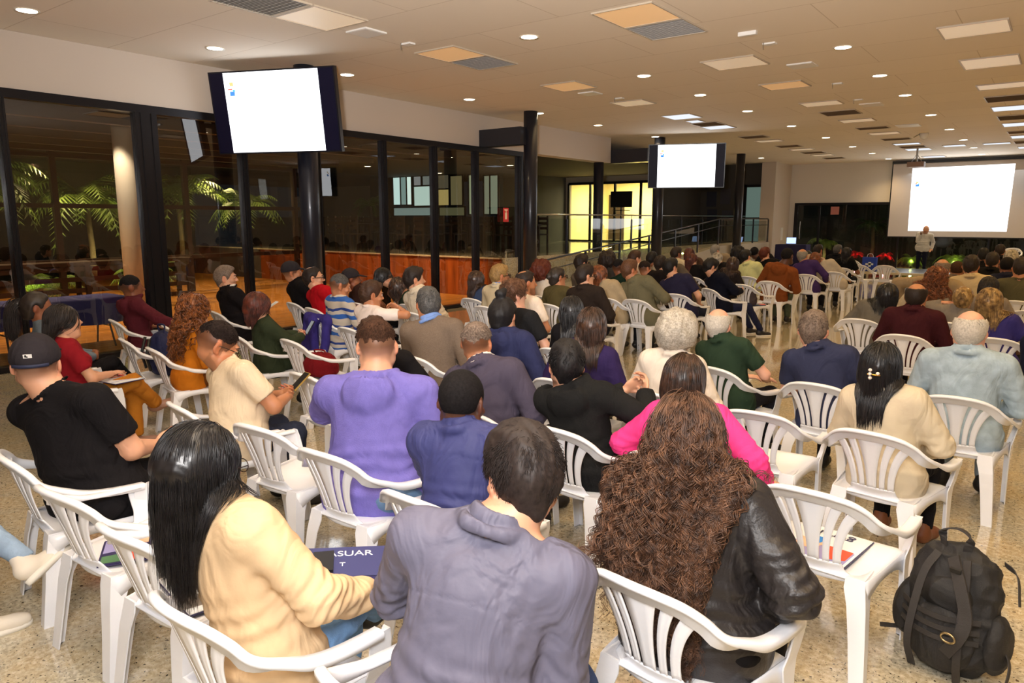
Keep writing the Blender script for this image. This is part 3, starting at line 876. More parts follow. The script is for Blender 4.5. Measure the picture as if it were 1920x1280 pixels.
# garden strip behind the far glazing
struct(MB().box(-10, 34.0, 0, 8, 34.1, CEIL).build('wall_garden_far', mat('garden_dark', rgb(30, 36, 34), .9)))
def gp(u, Y): return float(at_y(u, 450, Y)[0])
palm(gp(1545, 32.8), 32.8, 0, .9, 14, .9, 'broad-leaved plant behind the far glazing left of the big screen', M_leaf, 11, 'garden_plant')
palm(gp(1635, 33.0), 33.0, 0, 1.6, 16, 1.0, 'dim hanging fern behind the far glazing beside the big screen', M_leafd, 12, 'garden_plant')
palm(gp(1606, 32.5), 32.5, .35, .1, 12, .45, 'red-lit bromeliad behind the stage, left one', M_red, 13, 'garden_plant')
palm(gp(1661, 32.5), 32.5, .35, .1, 12, .45, 'red-lit bromeliad behind the stage, right one beside the speaker', M_red, 14, 'garden_plant')
palm(gp(1712, 32.7), 32.7, 0, .3, 16, .7, 'bright green plant lit from below left of the speaker', M_leaf, 15, 'garden_plant')
palm(gp(1792, 32.7), 32.7, 0, .3, 18, .9, 'bright yellow-green plant lit from below right of the speaker', M_leaf, 16, 'garden_plant')
for u, e, c in ((1712, 14, (.9, 1, .25)), (1792, 22, (1, .95, .3)), (1606, 12, (1, .1, .12)), (1661, 12, (1, .12, .12)), (1545, 9, (.9, 1, .4))):
    light('POINT', 'plant_uplight', (gp(u, 32.3), 32.35, .3), e, c, shadow_soft_size=.04)
    o = MB().lathe([(.05, 0), (.06, .08), (.0, .09)], 12).build('garden_lamp', M_black); o.location = (gp(u, 32.3), 32.32, .0)
    tag(o, 'small black garden uplight under the %s' % {1712: 'bright plant left of the speaker', 1792: 'bright plant right of the speaker', 1606: 'left red-lit bromeliad', 1661: 'right red-lit bromeliad', 1545: 'broad-leaved plant'}[u], 'lamp', 'garden uplights')
o = MB().box(-.16, 0, -.16, .16, .01, .16).build('wall_notice', mat('pink_notice', rgb(190, 120, 110), .6)); o.location = (gp(1561, 31.8) , 31.83, 2.25)
tag(o, 'small pinkish notice high on the far dark glazing', 'sign')
o = MB().box(0, -.15, -.26, .012, .15, .26).build('wall_panel', M_white); o.location = (-9.42, 31.0, 1.3)
tag(o, 'white service panel low on the far pier', 'panel')
# laptop table
tx, ty = gp(1490, 29.4), 29.2
M_navyc = mat('navy_cloth', rgb(28, 26, 70), .9)
cloth_table(tx, ty, 0, 1.1, .55, .93, 0, 'high table carrying the laptop at the far wall', M_navyc)
drape(tx, ty, 0, 1.14, .58, .93, .86, 0, 'navy cloth hanging from the laptop table', M_navyc)
r = empty('laptop', (tx - .06, ty - .05, .94), .25)
MB().box(-.18, -.12, 0, .18, .12, .018).build('base', M_black, r)
mb = MB().obox((0, .16, .14), (.37, .012, .26), Rx(-.3)); mb.build('lid', M_black, r)
MB().obox((0, .152, .14), (.345, .006, .235), Rx(-.3)).build('display', emis('laptop_screen', (.45, .6, 1.0), 1.6), r)
tag(r, 'open laptop with bright bluish screen on the far table', 'laptop')
P = at_y(1631, 490, 26.3)
r = empty('gift_bag', (float(P[0]), 26.3, .205))
MB().box(-.22, -.06, 0, .22, .06, .46).build('bag', mat('blue_bag', rgb(24, 60, 170), .6), r)
MB().box(-.12, -.065, .20, .12, -.061, .26).box(-.03, -.065, .14, .05, -.061, .30).build('emblem', mat('white_print', rgb(225, 230, 235), .6), r)
MB().tube(spline([(-.1, 0, .45), (-.06, 0, .56), (.06, 0, .56), (.1, 0, .45)], 12), .008, 5).build('handle', mat('bag_cord', rgb(225, 230, 235), .6), r)
tag(r, 'bright blue bag with white emblem standing on the stage edge', 'bag')

# ------------------------------------------------------------------ the white plastic armchair
M_pl = mat('white_moulded_plastic', rgb(242, 243, 248), 0.33, spec=.5, coat=.15, bump=.04, bscale=120)
def back_pt(s, z):
    return np.array([s, -.20 - .30 * (z - .43) + 1.25 * s * s, z])
RIM = [(0, .812), (.085, .806), (.155, .786), (.21, .745), (.25, .696)]
def rim_path():
    R_ = [tuple(back_pt(s, z)) for s, z in RIM] + [(.274, -.115, .655), (.286, -.05, .630), (.292, .03, .617), (.292, .12, .610), (.289, .20, .606)]
    L_ = [(-x, y, z) for x, y, z in R_[1:]][::-1]
    return L_ + R_
def slats():
    zb = .478
    def zt(s):
        S_ = [0, .085, .155, .21, .25]; Z_ = [.812, .806, .786, .745, .696]
        return float(np.interp(abs(s), S_, Z_)) - .045
    defs = []
    C = [(-.024, -.066), (.024, .066), (.036, .080), (.064, .126), (.076, .140), (.108, .196)]
    defs.append((C[0], C[1]))
    for s in (-1, 1):
        defs.append(((s * C[2][0], s * C[2][1]), (s * C[3][0], s * C[3][1])) if s > 0 else ((s * C[3][0], s * C[3][1]), (s * C[2][0], s * C[2][1])))
        defs.append(((s * C[4][0], s * C[4][1]), (s * C[5][0], s * C[5][1])) if s > 0 else ((s * C[5][0], s * C[5][1]), (s * C[4][0], s * C[4][1])))
    mb = MB()
    for (b0, t0), (b1, t1) in defs:
        G = []
        for i in range(15):
            t = i / 14
            row = []
            for j in range(4):
                f = j / 3
                def ss(b, tt): 
                    return b + (tt - b) * t ** 2.1
                s = ss(b0, t0) * (1 - f) + ss(b1, t1) * f
                zz = zb + (zt(ss((b0 + b1) / 2, (t0 + t1) / 2) * 1.0) - zb) * t
                p = back_pt(s, zz); p[1] += .004 * math.sin(PI * f)
                row.append(p)
            G.append(row)
        mb.slab(np.array(G), .006)
    return mb
def make_chair():
    r = empty('plastic_armchair')
    P = spline(rim_path(), 97)
    T = np.gradient(P, axis=0); T /= np.linalg.norm(T, axis=1)[:, None]
    O = np.stack([T[:, 1], -T[:, 0], 0 * T[:, 0]], 1); O /= np.linalg.norm(O, axis=1)[:, None]
    O = -O
    # make O point outward (away from the sitter)
    c0 = np.array([0, .05, 0]); sgn = np.sign(((P - c0)[:, :2] * O[:, :2]).sum(1)); O *= sgn[:, None]
    U = np.cross(T, O); U *= np.sign(U[:, 2])[:, None]
    def ring(i):
        a = min(1, max(0, (abs(i - 48) - 20) / 12.0))     # 0 = back, 1 = arm
        wi, wo = .002 + .022 * a, .030 - .002 * a
        b1, b2 = .052 * (1 - a) + .012 * a, .014 * (1 - a) + .026 * a
        pf = [(-wi, -b1), (-wi, -.004), (-wi + .007, .004), (wo - .008, .004), (wo, -.003), (wo, -b2), (wo - .005, -b2), (wo - .005, -.004), (-wi + .005, -.006), (-wi + .005, -b1)]
        return np.array([P[i] + O[i] * p[0] + U[i] * p[1] for p in pf])
    mb = slats()
    mb.loft([ring(i) for i in range(20, 77)], cap=False)
    # lower band
    G = []
    for i in range(9):
        z = .395 + (.482 - .395) * i / 8
        hw = .128 + .07 * max(0, (1 - i / 5.0)) ** 1.5 - .018 * (i / 8)
        G.append([back_pt(s, z) + np.array([0, .012 * math.sin(PI * i / 8), 0]) for s in np.linspace(-hw, hw, 13)])
    mb.slab(np.array(G), .007)
    mb.build('backrest', M_pl, r, True)
    for a, b_ in ((0, 21), (76, 97)):
        m2 = MB().loft([ring(i) for i in range(a, b_)], cap=False); ends_ = ring(0 if a == 0 else 96); m2.add(np.concatenate([ends_, ends_.mean(0)[None]]), [], [(j, (j + 1) % 10, 10) for j in range(10)])
        m2.build('armrest', M_pl, r, True)
    # seat
    G = []
    for i in range(15):
        t = i / 14; y = -.205 + .455 * t
        hw = .205 + .055 * t ** .8
        row = []
        for s in np.linspace(-1, 1, 17):
            z = .428 + .012 * t - .016 * math.cos(s * PI / 2) * math.sin(PI * min(1, t * 1.1)) - (.028 * ((t - .9) / .1) ** 2 if t > .9 else 0) - .006 * (abs(s) > .95)
            row.append((s * hw, y, z))
        G.append(row)
    st = MB().slab(np.array(G)[:, ::-1], .007)
    for s in (-1, 1):
        G = []
        for i in range(13):
            t = i / 12; y = -.205 + .42 * t; x = s * (.205 + .055 * t ** .8)
            dp = .035 + .075 * (abs(2 * t - 1)) ** 2.5
            G.append([(x, y, .432 + .01 * t), (x + s * .003, y, .432 + .01 * t - dp * .5), (x + s * .004, y, .432 - dp)])
        G = np.array(G)
        st.slab(G if s > 0 else G[:, ::-1], .005)
    G = []
    for i in range(13):
        s = -1 + 2 * i / 12; dp = .03 + .05 * abs(s) ** 3
        G.append([(s * .25, .245, .415), (s * .25, .248, .415 - dp)])
    st.slab(np.array(G), .005)
    st.build('seat', M_pl, r, True)
    def leg(pts):
        """pts rows: x, y, wx (flange across), wy (flange along), z"""
        m_ = MB(); rings = []
        for x, y, wx, wy, z in pts:
            sx = -1 if x > 0 else 1; sy = 1 if wy > 0 else -1; t = .006
            ay = abs(wy)
            rings.append([(x, y, z), (x + sx * wx, y, z), (x + sx * wx, y + sy * t, z), (x + sx * t * 1.5, y + sy * t * 1.5, z), (x + sx * t, y + sy * ay, z), (x, y + sy * ay, z)])
        Z = np.array(rings); n = 26; out = []
        tt = np.linspace(0, len(rings) - 1, n)
        for q in tt:
            k = min(int(q), len(rings) - 2); f = q - k
            out.append(Z[k] * (1 - f) + Z[k + 1] * f)
        m_.loft(out)
        m_.build('leg', M_pl, r)
    for s in (-1, 1):
        leg([(s * .207, -.205, .075, .13, .436), (s * .214, -.214, .085, .085, .39), (s * .224, -.228, .075, .062, .32), (s * .236, -.246, .066, .055, .18), (s * .250, -.272, .058, .05, .0)])
        leg([(s * .313, .230, .03, -.075, .607), (s * .304, .240, .032, -.088, .56), (s * .288, .246, .034, -.085, .48), (s * .276, .248, .036, -.098, .43), (s * .272, .252, .036, -.078, .36), (s * .272, .262, .034, -.062, .2), (s * .274, .278, .032, -.054, .0)])
    return r
CHAIR = make_chair()
CH_USED = [False]
def put_chair(x, y, rz, label, group='white plastic armchairs', z=0.0):
    o = CHAIR if not CH_USED[0] else copy_tree(CHAIR)
    CH_USED[0] = True
    o.location = (x, y, z); o.rotation_euler = (0, 0, rz)
    tag(o, label, 'chair', group)
    return o
# ------------------------------------------------------------------ people: smooth implicit surfaces turned into one mesh per part
class Fld:
    def __init__(s, lo, hi, h):
        s.lo = np.asarray(lo, dtype=float); s.h = h
        s.n = np.maximum(4, np.ceil((np.asarray(hi) - s.lo) / h).astype(int) + 1)
        s.F = np.full(tuple(s.n), 1.0, dtype=np.float32)
    def sub(s, lo, hi):
        a = np.clip(np.floor((np.asarray(lo) - s.lo) / s.h).astype(int), 0, s.n)
        b = np.clip(np.ceil((np.asarray(hi) - s.lo) / s.h).astype(int) + 1, 0, s.n)
        if np.any(b <= a): return None, None
        sl = tuple(slice(a[i], b[i]) for i in range(3))
        ax = [(s.lo[i] + s.h * np.arange(a[i], b[i])).astype(np.float32) for i in range(3)]
        return sl, np.stack(np.meshgrid(*ax, indexing='ij'), -1)
    def smin(s, sl, d, k):
        a = s.F[sl]
        if k > 0:
            hh = np.maximum(k - np.abs(a - d), 0) / k
            s.F[sl] = np.minimum(a, d) - hh * hh * k * .25
        else:
            s.F[sl] = np.minimum(a, d)
    def cone(s, a, b, ra, rb, k=.02, cut=None):
        a = np.asarray(a, float); b = np.asarray(b, float); m = max(ra, rb) + k + 2.5 * s.h
        sl, P = s.sub(np.minimum(a, b) - m, np.maximum(a, b) + m)
        if sl is None: return s
        ab = b - a; L2 = float(ab @ ab) + 1e-9
        t = np.clip(((P - a) @ ab) / L2, 0, 1)
        d = np.sqrt(((P - a - t[..., None] * ab) ** 2).sum(-1)) - (ra + (rb - ra) * t)
        if cut is not None:
            d = np.maximum(d, (P - np.asarray(cut[0])) @ np.asarray(cut[1]))
        s.smin(sl, d.astype(np.float32), k); return s
    def ell(s, c, r, R=None, k=.02, neg=False):
        c = np.asarray(c, float); r = np.asarray(r, float); m = r.max() + abs(k) + 2.5 * s.h
        sl, P = s.sub(c - m, c + m)
        if sl is None: return s
        Q = P - c
        if R is not None: Q = Q @ np.asarray(R)
        k0 = np.sqrt(((Q / r) ** 2).sum(-1)); k1 = np.sqrt(((Q / (r * r)) ** 2).sum(-1)) + 1e-6
        d = (k0 * (k0 - 1) / k1).astype(np.float32)
        if neg:
            a = s.F[sl]; d = -d
            hh = np.maximum(k - np.abs(a - d), 0) / max(k, 1e-6)
            s.F[sl] = np.maximum(a, d) + hh * hh * k * .25
        else: s.smin(sl, d, k)
        return s
    def torus(s, c, R, rad, r, k=.01, sy=1.0, half=None):
        c = np.asarray(c, float); m = rad * max(1, sy) + r + k + 2.5 * s.h
        sl, P = s.sub(c - m, c + m)
        if sl is None: return s
        Q = (P - c) @ np.asarray(R)
        q = np.sqrt(Q[..., 0] ** 2 + (Q[..., 1] / sy) ** 2) - rad
        rz = r if half is None else half
        d = np.sqrt(q ** 2 + (Q[..., 2] * r / rz) ** 2) - r
        s.smin(sl, d.astype(np.float32), k); return s
    def plane(s, p, n, lo, hi, k=0.0):
        """cuts away the side n points to, inside the box"""
        sl, P = s.sub(lo, hi)
        if sl is None: return s
        d = ((P - np.asarray(p)) @ np.asarray(n)).astype(np.float32)
        s.F[sl] = np.maximum(s.F[sl], d); return s
    def sample(s, P):
        q = (P - s.lo) / s.h
        q = np.clip(q, 0, s.n - 1.001); i = q.astype(int); f = q - i
        F = s.F; x, y, z = i.T; u, v, w_ = f.T
        c = lambda a, b, c_: F[x + a, y + b, z + c_]
        return ((c(0, 0, 0) * (1 - u) + c(1, 0, 0) * u) * (1 - v) + (c(0, 1, 0) * (1 - u) + c(1, 1, 0) * u) * v) * (1 - w_) + \
               ((c(0, 0, 1) * (1 - u) + c(1, 0, 1) * u) * (1 - v) + (c(0, 1, 1) * (1 - u) + c(1, 1, 1) * u) * v) * w_
    def grad(s, P):
        e = s.h; g = np.stack([s.sample(P + np.eye(3)[i] * e) - s.sample(P - np.eye(3)[i] * e) for i in range(3)], 1)
        return g / (np.linalg.norm(g, axis=1)[:, None] + 1e-9)
    def mesh(s):
        F = s.F.copy()
        for ax in range(3):
            sl = [slice(None)] * 3
            sl[ax] = 0; F[tuple(sl)] = np.maximum(F[tuple(sl)], 1e-3)
            sl[ax] = -1; F[tuple(sl)] = np.maximum(F[tuple(sl)], 1e-3)
        S = F < 0
        cnt = np.zeros(tuple(s.n - 1), dtype=np.uint8)
        offs = [(i, j, k) for i in (0, 1) for j in (0, 1) for k in (0, 1)]
        N = s.n - 1
        for i, j, k in offs:
            cnt += S[i:i + N[0], j:j + N[1], k:k + N[2]]
        idx = np.argwhere((cnt > 0) & (cnt < 8))
        if len(idx) == 0: return np.zeros((0, 3)), np.zeros((0, 4), int)
        C = np.stack([F[idx[:, 0] + i, idx[:, 1] + j, idx[:, 2] + k] for i, j, k in offs], 1)
        acc = np.zeros((len(idx), 3)); w_ = np.zeros(len(idx))
        O = np.array(offs, float)
        for a in range(8):
            for b in range(a + 1, 8):
                if abs(O[a] - O[b]).sum() != 1: continue
                fa, fb = C[:, a], C[:, b]; m = (fa < 0) != (fb < 0)
                t = np.where(m, fa / np.where(m, fa - fb, 1), 0)
                acc += np.where(m[:, None], O[a] + (O[b] - O[a]) * t[:, None], 0); w_ += m
        V = s.lo + s.h * (idx + acc / w_[:, None])
        vid = np.full(tuple(N), -1, dtype=np.int32); vid[tuple(idx.T)] = np.arange(len(idx))
        Q = []
        for ax in range(3):
            sa = [slice(None)] * 3; sb = [slice(None)] * 3
            sa[ax] = slice(0, -1); sb[ax] = slice(1, None)
            A, B = S[tuple(sa)], S[tuple(sb)]
            e = np.argwhere(A != B)
            o1, o2 = [(1, 2), (2, 0), (0, 1)][ax]
            ok = (e[:, o1] > 0) & (e[:, o2] > 0) & (e[:, o1] < N[o1]) & (e[:, o2] < N[o2]); e = e[ok]
            if not len(e): continue
            d1 = np.zeros(3, int); d1[o1] = 1; d2 = np.zeros(3, int); d2[o2] = 1
            q = np.stack([vid[tuple((e - d1 - d2).T)], vid[tuple((e - d2).T)], vid[tuple(e.T)], vid[tuple((e - d1).T)]], 1)
            fl = A[tuple(e.T)]
            q[~fl] = q[~fl][:, ::-1]
            Q.append(q)
        return V, np.concatenate(Q)

_rs = np.random.RandomState(7)
_K = [(_rs.normal(size=(10, 3)), _rs.uniform(0, 6, 10)) for _ in range(6)]
def wob(P, freq, seed=0, aniso=(1, 1, 1)):
    K, ph = _K[seed % 6]
    Pn = P * np.asarray(aniso)
    wq = np.stack([np.sin(Pn @ (K[i] * freq * .45) + ph[i]) for i in range(3)], 1) * (1.2 / freq)
    v = 0
    for i in range(3, 10):
        v = v + np.sin((Pn + wq) @ (K[i] * freq * (.6 + .12 * i)) + ph[i])
    return v / 3.0
def ridges(P, freq, seed=0, aniso=(1, 1, 1)):
    """sharp cloth folds"""
    n = wob(P, freq, seed, aniso)
    return 1 - np.abs(np.clip(n, -1, 1)) ** .7 * 1.6

def skin_material(name, col):
    if name in MATS: return MATS[name]
    m = bpy.data.materials.new(name); m.use_nodes = True
    nt = m.node_tree; b = nt.nodes['Principled BSDF']; L = nt.links.new
    at = nt.nodes.new('ShaderNodeAttribute'); at.attribute_name = 'col'
    mx = nt.nodes.new('ShaderNodeMix'); mx.data_type = 'RGBA'; mx.blend_type = 'MULTIPLY'; mx.inputs[0].default_value = 1
    mx.inputs[6].default_value = (*col, 1)
    L(at.outputs['Color'], mx.inputs[7]); L(mx.outputs[2], b.inputs['Base Color'])
    b.inputs['Roughness'].default_value = .48
    b.inputs['Subsurface Weight'].default_value = .08
    b.inputs['Subsurface Radius'].default_value = (.02, .008, .004)
    MATS[name] = m; return m
SKINS = {'pale': rgb(226, 172, 146), 'fair': rgb(214, 160, 128), 'tan': rgb(188, 128, 92), 'brown': rgb(142, 88, 60), 'dark': rgb(92, 56, 40)}

def hair_material(name, col, rough=.36, gray=None, spec=.6):
    if name in MATS: return MATS[name]
    m = bpy.data.materials.new(name); m.use_nodes = True
    nt = m.node_tree; b = nt.nodes['Principled BSDF']; L = nt.links.new
    tc = nt.nodes.new('ShaderNodeTexCoord')
    n = nt.nodes.new('ShaderNodeTexNoise'); n.inputs['Scale'].default_value = 26 if spec > .5 else 95; n.inputs['Detail'].default_value = 4
    L(tc.outputs['Object'], n.inputs['Vector'])
    r = nt.nodes.new('ShaderNodeValToRGB')
    c2 = gray if gray else tuple(min(1, x * 1.9 + .004) for x in col)
    r.color_ramp.elements[0].position = .35 if spec > .5 else .22; r.color_ramp.elements[1].position = .72 if spec > .5 else .85
    r.color_ramp.elements[0].color = (*[x * .7 for x in col], 1); r.color_ramp.elements[1].color = (*c2, 1)
    L(n.outputs[0], r.inputs[0]); L(r.outputs[0], b.inputs['Base Color'])
    b.inputs['Roughness'].default_value = rough
    b.inputs['Specular IOR Level'].default_value = spec
    MATS[name] = m; return m
HAIRS = {'black': (rgb(20, 17, 18), None), 'dark': (rgb(34, 25, 22), None), 'darkbrown': (rgb(48, 32, 24), rgb(84, 56, 40)), 'brown': (rgb(70, 45, 32), rgb(122, 84, 60)),
         'auburn': (rgb(72, 30, 20), rgb(112, 50, 32)), 'orangebrown': (rgb(96, 50, 22), rgb(168, 98, 46)), 'redbrown': (rgb(110, 62, 36), rgb(170, 100, 58)), 'grey': (rgb(104, 98, 92), rgb(176, 170, 160)),
         'greydark': (rgb(48, 46, 46), rgb(110, 108, 106)), 'white': (rgb(204, 194, 180), rgb(226, 218, 206)), 'blond': (rgb(118, 88, 52), rgb(190, 154, 98)), 'greyblond': (rgb(146, 136, 120), rgb(214, 205, 190)),
         'saltbrown': (rgb(92, 74, 62), rgb(150, 132, 118)), 'stubble': (rgb(66, 52, 44), rgb(96, 76, 62))}

def cloth_material(key, col, kind='cotton'):
    nm = 'fabric_' + key
    if nm in MATS: return MATS[nm]
    if kind == 'leather':
        return mat(nm, col, .46, bump=.15, bscale=140, spec=.45, folds=.5)
    if kind == 'stripes':
        m = bpy.data.materials.new(nm); m.use_nodes = True
        nt = m.node_tree; b = nt.nodes['Principled BSDF']; L = nt.links.new
        tc = nt.nodes.new('ShaderNodeTexCoord'); sp = nt.nodes.new('ShaderNodeSeparateXYZ'); L(tc.outputs['Object'], sp.inputs[0])
        n = nt.nodes.new('ShaderNodeTexNoise'); n.inputs['Scale'].default_value = 4; L(tc.outputs['Object'], n.inputs['Vector'])
        a = nt.nodes.new('ShaderNodeMath'); a.operation = 'MULTIPLY_ADD'; a.inputs[1].default_value = .12; L(n.outputs[0], a.inputs[0]); L(sp.outputs[2], a.inputs[2])
        f = nt.nodes.new('ShaderNodeMath'); f.operation = 'MULTIPLY'; f.inputs[1].default_value = 5.2; L(a.outputs[0], f.inputs[0])
        g = nt.nodes.new('ShaderNodeMath'); g.operation = 'FRACT'; L(f.outputs[0], g.inputs[0])
        r = nt.nodes.new('ShaderNodeValToRGB'); r.color_ramp.interpolation = 'CONSTANT'
        e = r.color_ramp.elements; e[0].position = 0; e[0].color = (*rgb(196, 186, 172), 1); e[1].position = .36; e[1].color = (*rgb(44, 96, 178), 1)
        x = e.new(.62); x.color = (*rgb(206, 198, 186), 1); x = e.new(.84); x.color = (*rgb(38, 66, 140), 1)
        L(g.outputs[0], r.inputs[0]); L(r.outputs[0], b.inputs['Base Color']); b.inputs['Roughness'].default_value = .85
        MATS[nm] = m; return m
    p = {'cotton': dict(rough=.85, spec=.12, bump=.12, bscale=160, var=.06, vscale=9, folds=.45), 'knit': dict(rough=.95, spec=.1, bump=.5, bscale=260, var=.12, vscale=120, folds=.2), 'fleece': dict(rough=.95, spec=.1, bump=.3, bscale=200, var=.07, vscale=20, folds=.4),
         'shell': dict(rough=.62, spec=.3, bump=.08, bscale=60, var=.04, vscale=6, folds=.6), 'denim': dict(rough=.8, spec=.15, bump=.25, bscale=300, var=.16, vscale=16, folds=.45), 'blazer': dict(rough=.7, spec=.2, bump=.06, bscale=120, var=.02, folds=.4)}[kind]
    return mat(nm, col, **p)

def ik(S, Hd, l1, l2, pole):
    S = np.asarray(S, float); Hd = np.asarray(Hd, float); d = Hd - S; D = np.linalg.norm(d)
    if D > (l1 + l2) * .985:
        Hd = S + d / D * (l1 + l2) * .985; d = Hd - S; D = np.linalg.norm(d)
    a = (l1 * l1 - l2 * l2 + D * D) / (2 * D); hgt = math.sqrt(max(0, l1 * l1 - a * a))
    u = d / D; p = np.asarray(pole, float); p = p - u * (p @ u); p /= np.linalg.norm(p) + 1e-9
    return S + u * a + p * hgt, Hd

def add_hand(f, wrist, dirn, normal, side, curl, s, rmin, k):
    """palm, four unequal bent fingers and a thumb leaving the side of the palm"""
    d = np.asarray(dirn, float); d /= np.linalg.norm(d)
    n = np.asarray(normal, float); n = n - d * (n @ d); n /= np.linalg.norm(n)
    lat = np.cross(d, n) * side
    R = np.stack([lat, d, n], 1)
    pc = wrist + d * .052 * s
    f.ell(pc, np.array([.043, .056, max(.017, rmin)]) * s, R, .012)
    ends = []
    for i, (o, l, tw) in enumerate(((-.031, .078, -.10), (-.011, .090, -.02), (.010, .085, .05), (.029, .066, .14))):
        b = wrist + d * (.092 - .006 * abs(i - 1.3)) * s + lat * o * s
        fd = d * math.cos(curl * .6) + n * math.sin(curl * .6) + lat * tw
        fd /= np.linalg.norm(fd)
        m_ = b + fd * l * .48 * s
        f2 = d * math.cos(curl * 1.5) + n * math.sin(curl * 1.5); f2 /= np.linalg.norm(f2)
        e = m_ + f2 * l * .30 * s
        f3 = d * math.cos(curl * 2.2) + n * math.sin(curl * 2.2); f3 /= np.linalg.norm(f3)
        g = e + f3 * l * .22 * s
        r = max(.0088 * s, rmin)
        f.cone(b - fd * .01, m_, r * 1.08, r, .004).cone(m_, e, r, r * .92, .002).cone(e, g, r * .92, r * .82, .002)
    tb = wrist + d * .028 * s - lat * .034 * s
    td = d * .72 - lat * .55 + n * .42; td /= np.linalg.norm(td)
    tm = tb + td * .042 * s
    te = tm + (td * .7 + d * .5 + n * .25) / np.linalg.norm(td * .7 + d * .5 + n * .25) * .032 * s
    r = max(.0105 * s, rmin)
    f.cone(tb, tm, r * 1.3, r, .008).cone(tm, te, r, r * .85, .002)

ARMS = {  # left hand, right hand (relative to hip height, forward), hand direction, palm normal, curl
    'lap': [(-.12, .26, .10), (.12, .26, .10)],
    'clasp': [(-.055, .26, .16), (.055, .26, .16)],
    'phone': [(-.05, .33, .24), (.05, .33, .24)],
    'face': [(-.05, .20, .52), (.05, .20, .52)],
    'rest': [(-.30, .12, .13), (.30, .12, .13)],
    'crossed': [(.10, .20, .26), (-.10, .20, .23)],
    'thighs': [(-.16, .36, .09), (.16, .36, .09)],
}
PEOPLE = []
def strands_mesh(paths, rad, m3=3):
    """paths (N,M,3) -> tube vertices and quads"""
    N, M = paths.shape[:2]
    T = np.gradient(paths, axis=1); T /= np.linalg.norm(T, axis=2)[..., None] + 1e-9
    ref = np.array([.3, .5, .81]); A = np.cross(T, ref); A /= np.linalg.norm(A, axis=2)[..., None] + 1e-9
    B = np.cross(T, A)
    t = np.arange(m3) * 2 * PI / m3
    tap = rad * np.concatenate([np.ones(M - M // 3), np.linspace(1, .25, M // 3)])[None, :, None, None]
    V = paths[:, :, None, :] + tap * (np.cos(t)[None, None, :, None] * A[:, :, None, :] + np.sin(t)[None, None, :, None] * B[:, :, None, :])
    idx = np.arange(N * M * m3).reshape(N, M, m3)
    a = idx[:, :-1]; b = idx[:, 1:]
    Q = np.stack([a, np.roll(a, -1, 2), np.roll(b, -1, 2), b], -1).reshape(-1, 4)
    return V.reshape(-1, 3), Q

